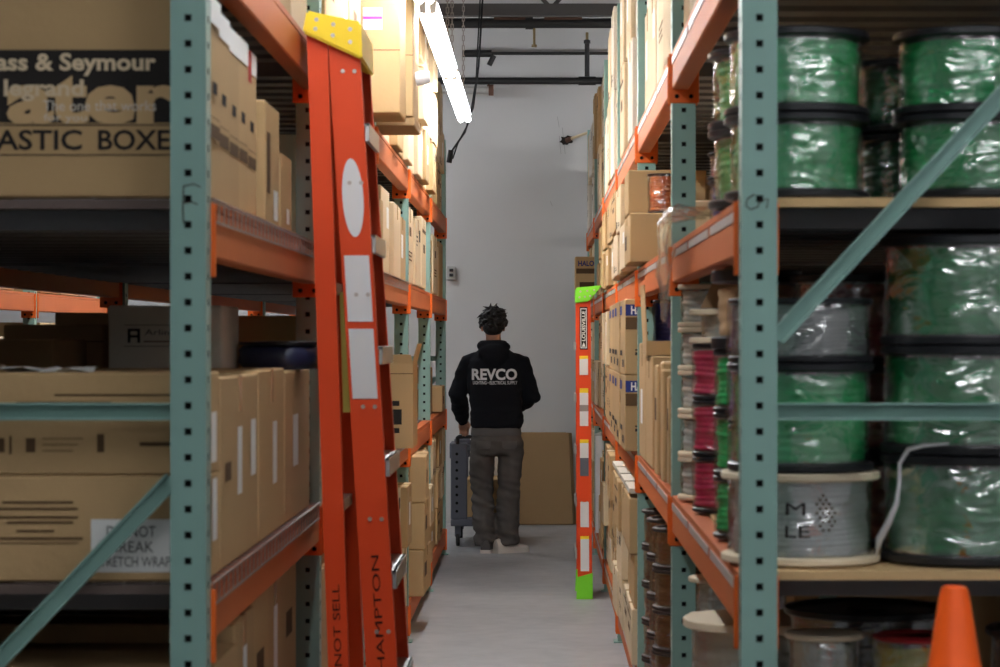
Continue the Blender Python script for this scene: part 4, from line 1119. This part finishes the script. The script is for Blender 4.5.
# bottom shelf: cream reels, copper spools, spools under the front deck
GC = 'large cream wooden reels on the bottom shelf'
for q, lv in enumerate(('lower','upper')):
    spool('creambig', (.565,6.12,Dz+.312*q), f'{lv} large cream wooden reel beside the aisle, below the particle board shelf', GC, .20,.165,.311,'wire_white','cream_wood',.022,10,'film')
spool('creammid', (.56,6.68,Dz), 'cream wooden reel standing behind the two large ones', GC, .16,.13,.56,'wire_white','cream_wood',.02,16,'film')
spool('creamsmall', (.485,6.63,Dz+.561), 'small cream spool on the reel behind the large ones', None, .075,.045,.115,'wire_white','cream_wood',.014,5,'film')
spool('blackflat', (.625,6.67,Dz+.561), 'small black spool next to the small cream spool', None, .06,.05,.07,'wire_black','black_plastic',.012,4,'film')
GCu = 'copper wire spools stacked on the bottom shelf, second bay'
for j, (x,y) in enumerate(((.50,8.20),(.50,8.62),(.50,9.04))):
    for q in range(5):
        spool('copper', (x,y,Dz+.138*q), f"copper wire spool, {ORD[q]} up in the {('nearest','middle','farthest')[j]} bottom-shelf stack", GCu, .115,.098,.137,'wire_copper','brown_plastic',.014,7,'film')
GD = 'spools under the front shelf behind the cone'
def dstack(key, x, y, n, h, *a, labels=(), **k):
    for q in range(n): spool(key, (x,y,Dz+q*(h+.001)), labels[q], GD, *a[:2], h, *a[2:], **k)
dstack('whiteD', .612,5.19,3,.232,.085,.066,'wire_white','cream_wood',labels=[f'{a} white cable spool with wooden flanges under the front shelf, left of the yellow' for a in ('lowest','middle','topmost')], ft=.012, turns=9)
dstack('yellowD', .80,5.10,3,.234,.098,.091,'wire_yellow','wire_red',labels=[f'{a} yellow wire spool with red flanges under the front shelf, beside the cone' for a in ('lowest','middle','topmost')], ft=.012, turns=9)
dstack('greyD', .76,5.62,3,.235,.19,.165,'wire_black','black_plastic',labels=[f'{a} wide black spool in shade behind the white and yellow stacks' for a in ('lowest','middle','topmost')], turns=10)
dstack('blackD', 1.12,5.2,3,.235,.16,.14,'wire_black','black_plastic',labels=[f'{a} wide black spool in shade directly behind the cone' for a in ('lowest','middle','topmost')], turns=10)
# crumpled clear plastic over the right beam
t = thing('plastic_sheet', 'crumpled clear plastic sheet draped over the orange beam near the second post', 'plastic film', (.36,6.7,1.84))
bm = bmesh.new(); nU, nV = 16, 16; g = []
for i in range(nU+1):
    r_ = []
    for j in range(nV+1):
        u, v = i/nU, j/nV; y = -.38+.76*u; s = v*.42
        # over the shelf edge then down the aisle side
        if s < .14: x, z = .12-s, .012+.03*noise.noise(Vector((u*6,v*6,1)))+.02
        else: x, z = -.012-.018*noise.noise(Vector((u*7,v*5,3))), .012-(s-.14)*(.55+.45*math.sin(u*PI))
        r_.append(bm.verts.new((x-.004*noise.noise(Vector((u*12,v*12,0))), y+.02*noise.noise(Vector((u*5,v*9,7))), z)))
    g.append(r_)
for i in range(nU):
    for j in range(nV): bm.faces.new((g[i][j],g[i+1][j],g[i+1][j+1],g[i][j+1]))
for f in bm.faces: f.smooth = True
mk('sheet', bm, 'film', t)

# ------------------------------------------------------------------ cone
t = thing('traffic_cone', 'tall orange traffic cone in front of the spool rack', 'cone', (.742,4.33,0))
bm = bmesh.new(); Hc = 1.088
lathe(bm, [(.200,.03),(.194,.05),(.026,Hc-.012),(.0225,Hc-.002),(.017,Hc),(.010,Hc-.01),(.010,Hc-.06)], 40); mk('cone_body', bm, 'cone_orange', t, smooth='auto')
bm = bmesh.new(); box(bm, -.225,.225,-.225,.225,.0,.03,.008); mk('base', bm, 'rubber', t)

# ------------------------------------------------------------------ step ladders
def step_ladder(label, P):
    """folded step ladder seen along its steps. front rails carry treads; P gives the side profile in X (aisle) and Z, and Y of the rails"""
    t = thing('step_ladder', label, 'ladder', (P['fx'](0), P['yn'](0), 0)); o = t.location.copy()
    H = P['H']; wf, wr = P['wf'], P['wr']; sgn = P['sgn']     # sgn: direction in X of the front (tread) side
    rails = {}
    for nm, fx, w_ in (('front_rail', P['fx'], wf), ('rear_rail', P['rx'], wr)):
        for far in (0,1):
            y_b = P['yf'] if far else P['yn']; ins = P.get('inset',0)*(0 if nm == 'front_rail' else (-1 if far else 1))
            yf = lambda z, y_b=y_b, ins=ins: y_b(z)+ins
            z0, z1 = .02, H-.05
            bm = bmesh.new()
            A = [(fx(z0)-w_/2, fx(z0)+w_/2), (fx(z1)-w_/2, fx(z1)+w_/2)]
            dy = 1 if not far else -1; fl = .028; th = .005
            # web, then the two flanges turned inwards
            for (x0,x1,x2,x3,y0_,y1_) in ((A[0][0],A[0][1],A[1][0],A[1][1],0,th),(A[0][0],A[0][0]+th,A[1][0],A[1][0]+th,th,fl),(A[0][1]-th,A[0][1],A[1][1]-th,A[1][1],th,fl)):
                ya, yb = yf(z0), yf(z1)
                hexa(bm, [(x0,ya+dy*y0_,z0),(x1,ya+dy*y0_,z0),(x1,ya+dy*y1_,z0),(x0,ya+dy*y1_,z0)], [(x2,yb+dy*y0_,z1),(x3,yb+dy*y0_,z1),(x3,yb+dy*y1_,z1),(x2,yb+dy*y1_,z1)])
            bmesh.ops.recalc_face_normals(bm, faces=bm.faces)
            ro = mk(nm, bm, 'ladder_red', t, origin=o); rails[nm,far] = ro
            bm = bmesh.new(); yy = yf(.0); x = fx(.0)
            ys_ = sorted((yy-.004*dy, yy+dy*.04))
            if P.get('feet') == 'lime':
                hexa(bm, [(x-w_/2-.008,ys_[0],.002),(x+w_/2+.004,ys_[0],.002),(x+w_/2+.004,ys_[1],.002),(x-w_/2-.008,ys_[1],.002)], [(x-w_/2-.003,ys_[0],.13),(x+w_/2+.003,ys_[0],.155),(x+w_/2+.003,ys_[1],.155),(x-w_/2-.003,ys_[1],.13)])
                fo = mk('foot', bm, 'lime', ro, origin=o)
            else:
                box(bm, x-w_/2-.005,x+w_/2+.005,ys_[0],ys_[1],.002,.06); fo = mk('foot', bm, 'rubber', ro, origin=o)
    # treads
    n = P['n']; zs = [.305*k-.022 for k in range(1,n+1)]
    for z in zs:
        x = P['fx'](z); bm = bmesh.new(); y0_, y1_ = P['yn'](z)+.007, P['yf'](z)-.007
        box(bm, x-wf/2+.008, x+wf/2+.012 if sgn>0 else x+wf/2-.008, y0_,y1_, z-.004,z+.004); xx = x+sgn*(wf/2+.008)
        box(bm, xx-.005,xx+.005,y0_+.0,y1_-.0,z-.045,z+.004); xx = x-sgn*(wf/2-.012); box(bm, xx-.003,xx+.003,y0_,y1_,z-.04,z-.004)
        so = mk('step', bm, 'alu', t, origin=o)
        for yy in (P['yn'](z)-.0012, P['yf'](z)+.0012):
            for dx in (-.016,.016):
                bm = bmesh.new(); lathe(bm, [(.006,-.0015),(.006,.0015)], 8, (x+dx, yy, z+P.get('rv',-.02)), 'y'); mk('rivet', bm, 'rivet', so, origin=o)
    for z in [.45+.61*k for k in range(int((H-.5)/.61))]:
        x = P['rx'](z); bm = bmesh.new(); bar(bm, (x,P['yn'](z)+.007,z),(x,P['yf'](z)-.007,z),.025,.03); mk('rear_brace', bm, 'alu', t, origin=o)
    # top cap
    c0 = P['cap']; bm = bmesh.new(); ya, yb = P['yn'](H)-.03, P['yf'](H)+.03
    (xa,za),(xb,zb),(xc,zc),(xd,zd) = c0
    hexa(bm, [(xa,ya,za),(xb,ya,zb),(xc,ya,zc),(xd,ya,zd)], [(xa,yb,za),(xb,yb,zb),(xc,yb,zc),(xd,yb,zd)])
    bmesh.ops.recalc_face_normals(bm, faces=bm.faces); es = list(bm.edges)
    bmesh.ops.bevel(bm, geom=es, offset=.006, segments=2, affect='EDGES')
    cp = mk('top_cap', bm, P['capm'], t, origin=o)
    for (u,v) in ((.2,.35),(.5,.35),(.8,.35),(.5,.72),(.8,.72),(.2,.72)):
        x = (xa*(1-u)+xb*u)*(1-v)+(xd*(1-u)+xc*u)*v; z = (za*(1-u)+zb*u)*(1-v)+(zd*(1-u)+zc*u)*v
        bm = bmesh.new(); lathe(bm, [(.006,0),(.006,.004)], 8, (x,ya-.002,z), 'y'); mk('rivet', bm, 'rivet', cp, origin=o)
    return t, rails, o
# tall orange one: folded, leaning on the left rack's top beam
PL = dict(rv=.145, H=2.44, wf=.085, wr=.056, sgn=1, n=7,
    fx=lambda z: -.385 - .150*z/2.4, rx=lambda z: -.519 - .036*z,
    yn=lambda z: 6.58 + .06*z/2.4, yf=lambda z: 7.18 - .13*z/2.4,
    cap=((-.641,2.362),(-.478,2.288),(-.482,2.39),(-.630,2.422)), capm='ladder_yellow')
tl, rails, o = step_ladder('tall orange step ladder with yellow head leaning folded against the rack', PL)
def on_rail(fxf, w_, ynf, u, z, eps=.0015): return Vector((fxf(z)+u*w_, ynf(z)-eps, z))
def sticker(parent, P, key, z0, z1, m, u0=-.40, u1=.40, oval=False, name='sticker', eps=.0032):
    f = P[key]; w_ = P['wf'] if key=='fx' else P['wr']; bm = bmesh.new()
    if oval:
        bm.faces.new([bm.verts.new(on_rail(f,w_,P['yn'],u1*math.cos(a), (z0+z1)/2+(z1-z0)/2*math.sin(a), eps)) for a in [2*PI*k/28 for k in range(28)]])
    else: quad(bm, [on_rail(f,w_,P['yn'],u0,z0,eps),on_rail(f,w_,P['yn'],u1,z0,eps),on_rail(f,w_,P['yn'],u1,z1,eps),on_rail(f,w_,P['yn'],u0,z1,eps)])
    return mk(name, bm, m, parent, origin=o)
fr_ = rails['front_rail',0]; rr2 = rails['rear_rail',0]
sticker(fr_, PL, 'fx', 1.805, 2.02, 'sticker', oval=True, u1=.34)
sticker(fr_, PL, 'fx', 1.575, 1.755, 'sticker'); sticker(fr_, PL, 'fx', 1.365, 1.555, 'sticker')
bm = bmesh.new(); y = PL['yf'](1.4)
x = PL['rx'](1.5)+.045
hexa(bm, [(x-.022,6.86,1.32),(x+.012,6.86,1.32),(x+.012,6.866,1.32),(x-.022,6.866,1.32)], [(x-.032,6.86,1.66),(x-.010,6.86,1.66),(x-.010,6.866,1.66),(x-.032,6.866,1.66)])
mk('spreader_label', bm, 'yellow_label', tl, origin=o)
def rail_writing(parent, P, key, body, zc, length, ht):
    f = P[key]; bm = bmesh.new(); c = Vector((f(zc), P['yn'](zc)-.002, zc)); d = Vector((f(zc+.1)-f(zc), P['yn'](zc+.1)-P['yn'](zc), .1)).normalized()
    add_text(bm, body, c, d, Vector((-d.z,0,d.x)), length, ht, 0); mk('handwriting', bm, 'pen', parent, origin=o)
rail_writing(fr_, PL, 'fx', 'NORTHAMPTON', .69, .50, .021)
rail_writing(rr2, PL, 'rx', 'NOT SELL', .75, .22, .020)
# small orange one with lime head and feet
PR = dict(H=1.865, wf=.084, wr=.05, sgn=-1, n=5,
    fx=lambda z: .275 - .008*z/1.8, rx=lambda z: .292 - .008*z/1.8,
    yn=lambda z: 14.22 + .06*z/1.8, yf=lambda z: 14.72 - .09*z/1.8,
    cap=((.222,1.735),(.300,1.745),(.378,1.84),(.222,1.825)), capm='lime', feet='lime', inset=.034)
tr_, rails, o = step_ladder('small orange step ladder with lime head and feet, folded beside the spool rack', PR)
fr_ = rails['front_rail',0]
sticker(fr_, PR, 'fx', 1.462, 1.712, 'ink', oval=False, u0=-.28, u1=.28, name='brand_plate', eps=.003)
sticker(fr_, PR, 'fx', 1.47, 1.704, 'sticker', u0=-.22, u1=.22, name='brand_plate_border', eps=.0035)
sticker(fr_, PR, 'fx', 1.475, 1.699, 'ink', u0=-.17, u1=.17, name='brand_plate_field', eps=.004)
f = PR['fx']; bm = bmesh.new(); c = Vector((f(1.60), PR['yn'](1.60)-.005, 1.60)); add_text(bm, 'LOUISVILLE', c, (0,.06/1.8,1), (-1,0,0), .175, .021, .02)
cz = 1.493; bm.faces.new([bm.verts.new((f(cz)+dx, PR['yn'](cz)-.005, cz+dz)) for dx,dz in ((-.011,-.014),(.011,-.014),(0,.012))])
mk('brand_lettering', bm, 'paper', fr_, origin=o)
for (za,zb,m) in ((1.313,1.407,'sticker'),(1.137,1.208,'sticker'),(1.10,1.137,'zinc'),(1.014,1.10,'sticker'),(.827,.914,'sticker'),(.721,.827,'cart_grey'),(.422,.569,'sticker'),(.165,.352,'sticker')):
    if zb < za: continue
    sticker(fr_, PR, 'fx', za, zb, m, u0=-.30, u1=.30)
for (za,zb) in ((1.407,1.425),(1.208,1.235),(.914,.935),(.352,.37)):
    sticker(fr_, PR, 'fx', za, zb, 'ladder_yellow', u0=-.30, u1=.30)

# ------------------------------------------------------------------ cart, leaning board
t = thing('push_cart', 'grey panel cart on casters pushed by the person', 'cart', (-.40,17.930,0)); o = t.location
def part(nm, x0,x1,y0,y1,z0,z1,m,bev=.006,par=None):
    bm = bmesh.new(); box(bm, x0,x1,y0,y1,z0,z1,bev); return mk(nm, bm, m, par or t, origin=o)
part('platform', -.64,-.14,17.800,18.660,.15,.20,'cart_grey')
for x0 in (-.64,-.26):
    for y0_ in (17.810,18.580):
        p = part('upright', x0,x0+.12,y0_,y0_+.06,.20,.76,'cart_grey')
        bm = bmesh.new()
        for k in range(8): lathe(bm, [(.011,0),(.011,.003)], 10, (x0+.045, y0_-.002, .26+.06*k), 'y')
        mk('bolt_hole', bm, 'hole', p, origin=o)  # dark discs drawn as holes, inner shade put into their colour
part('crossbar', -.545,-.235,17.825,17.855,.70,.75,'cart_grey'); part('crossbar', -.545,-.235,18.595,18.625,.70,.75,'cart_grey')
bm = bmesh.new(); tube(bm, [(-.59,17.815,.76),(-.59,17.780,.80),(-.58,17.760,.808),(-.20,17.760,.808),(-.19,17.780,.80),(-.19,17.815,.76)], .014, 10); mk('push_handle', bm, 'rubber', t, smooth=True, origin=o)
for x in (-.59,-.19):
    for y in (17.880,18.580):
        bm = bmesh.new(); box(bm, x-.022,x+.022,y-.03,y+.03,.07,.15,.004); c_ = mk('caster', bm, 'cart_grey', t, origin=o)
        bm = bmesh.new(); lathe(bm, [(.02,-.014),(.046,-.014),(.05,-.010),(.05,.010),(.046,.014),(.02,.014)], 20, (x,y,.0515), 'x'); mk('wheel', bm, 'rubber', c_, origin=o, smooth='auto')
carton('brown carton riding on the grey cart in front of the person', -.38, 18.230, .205, .30, .50, .28, 1, 'card', None, [('tapef',)])
t = thing('leaning_panel', 'white sheet standing on the cart behind the brown carton', 'panel', (-.38,18.535,.203))
bm = bmesh.new(); box(bm, -.15,.15,-.015,.015,.0,.42,.004); mk('sheet', bm, 'paper', t)
part('end_board', -.70,-.645,18.080,18.480,.40,.52,'cart_grey')
for q_ in (t,): pass
t = thing('flattened_carton', 'big flat brown carton leaning against the back wall beside the person', 'carton', (-.02,19.92,0))
bm = bmesh.new()
hexa(bm, [(-.34,-.06,.004),(.305,-.06,.004),(.335,.0,.004),(-.34,.0,.004)], [(-.34,.075,.752),(.275,.075,.752),(.300,.135,.748),(-.34,.135,.748)])
bmesh.ops.recalc_face_normals(bm, faces=bm.faces); bmesh.ops.bevel(bm, geom=list(bm.edges), offset=.004, segments=1, affect='EDGES')
mk('board', bm, 'card_dark', t)
bm = bmesh.new(); quad(bm, [(-.02,-.062+.0,.03),(.03,-.062,.03),(.03,-.058+.125,.72),(-.02,-.058+.125,.72)]) if False else box(bm, -.30,.25,.075,.135,.7505,.7525)
mk('packing_tape', bm, 'tape', t)
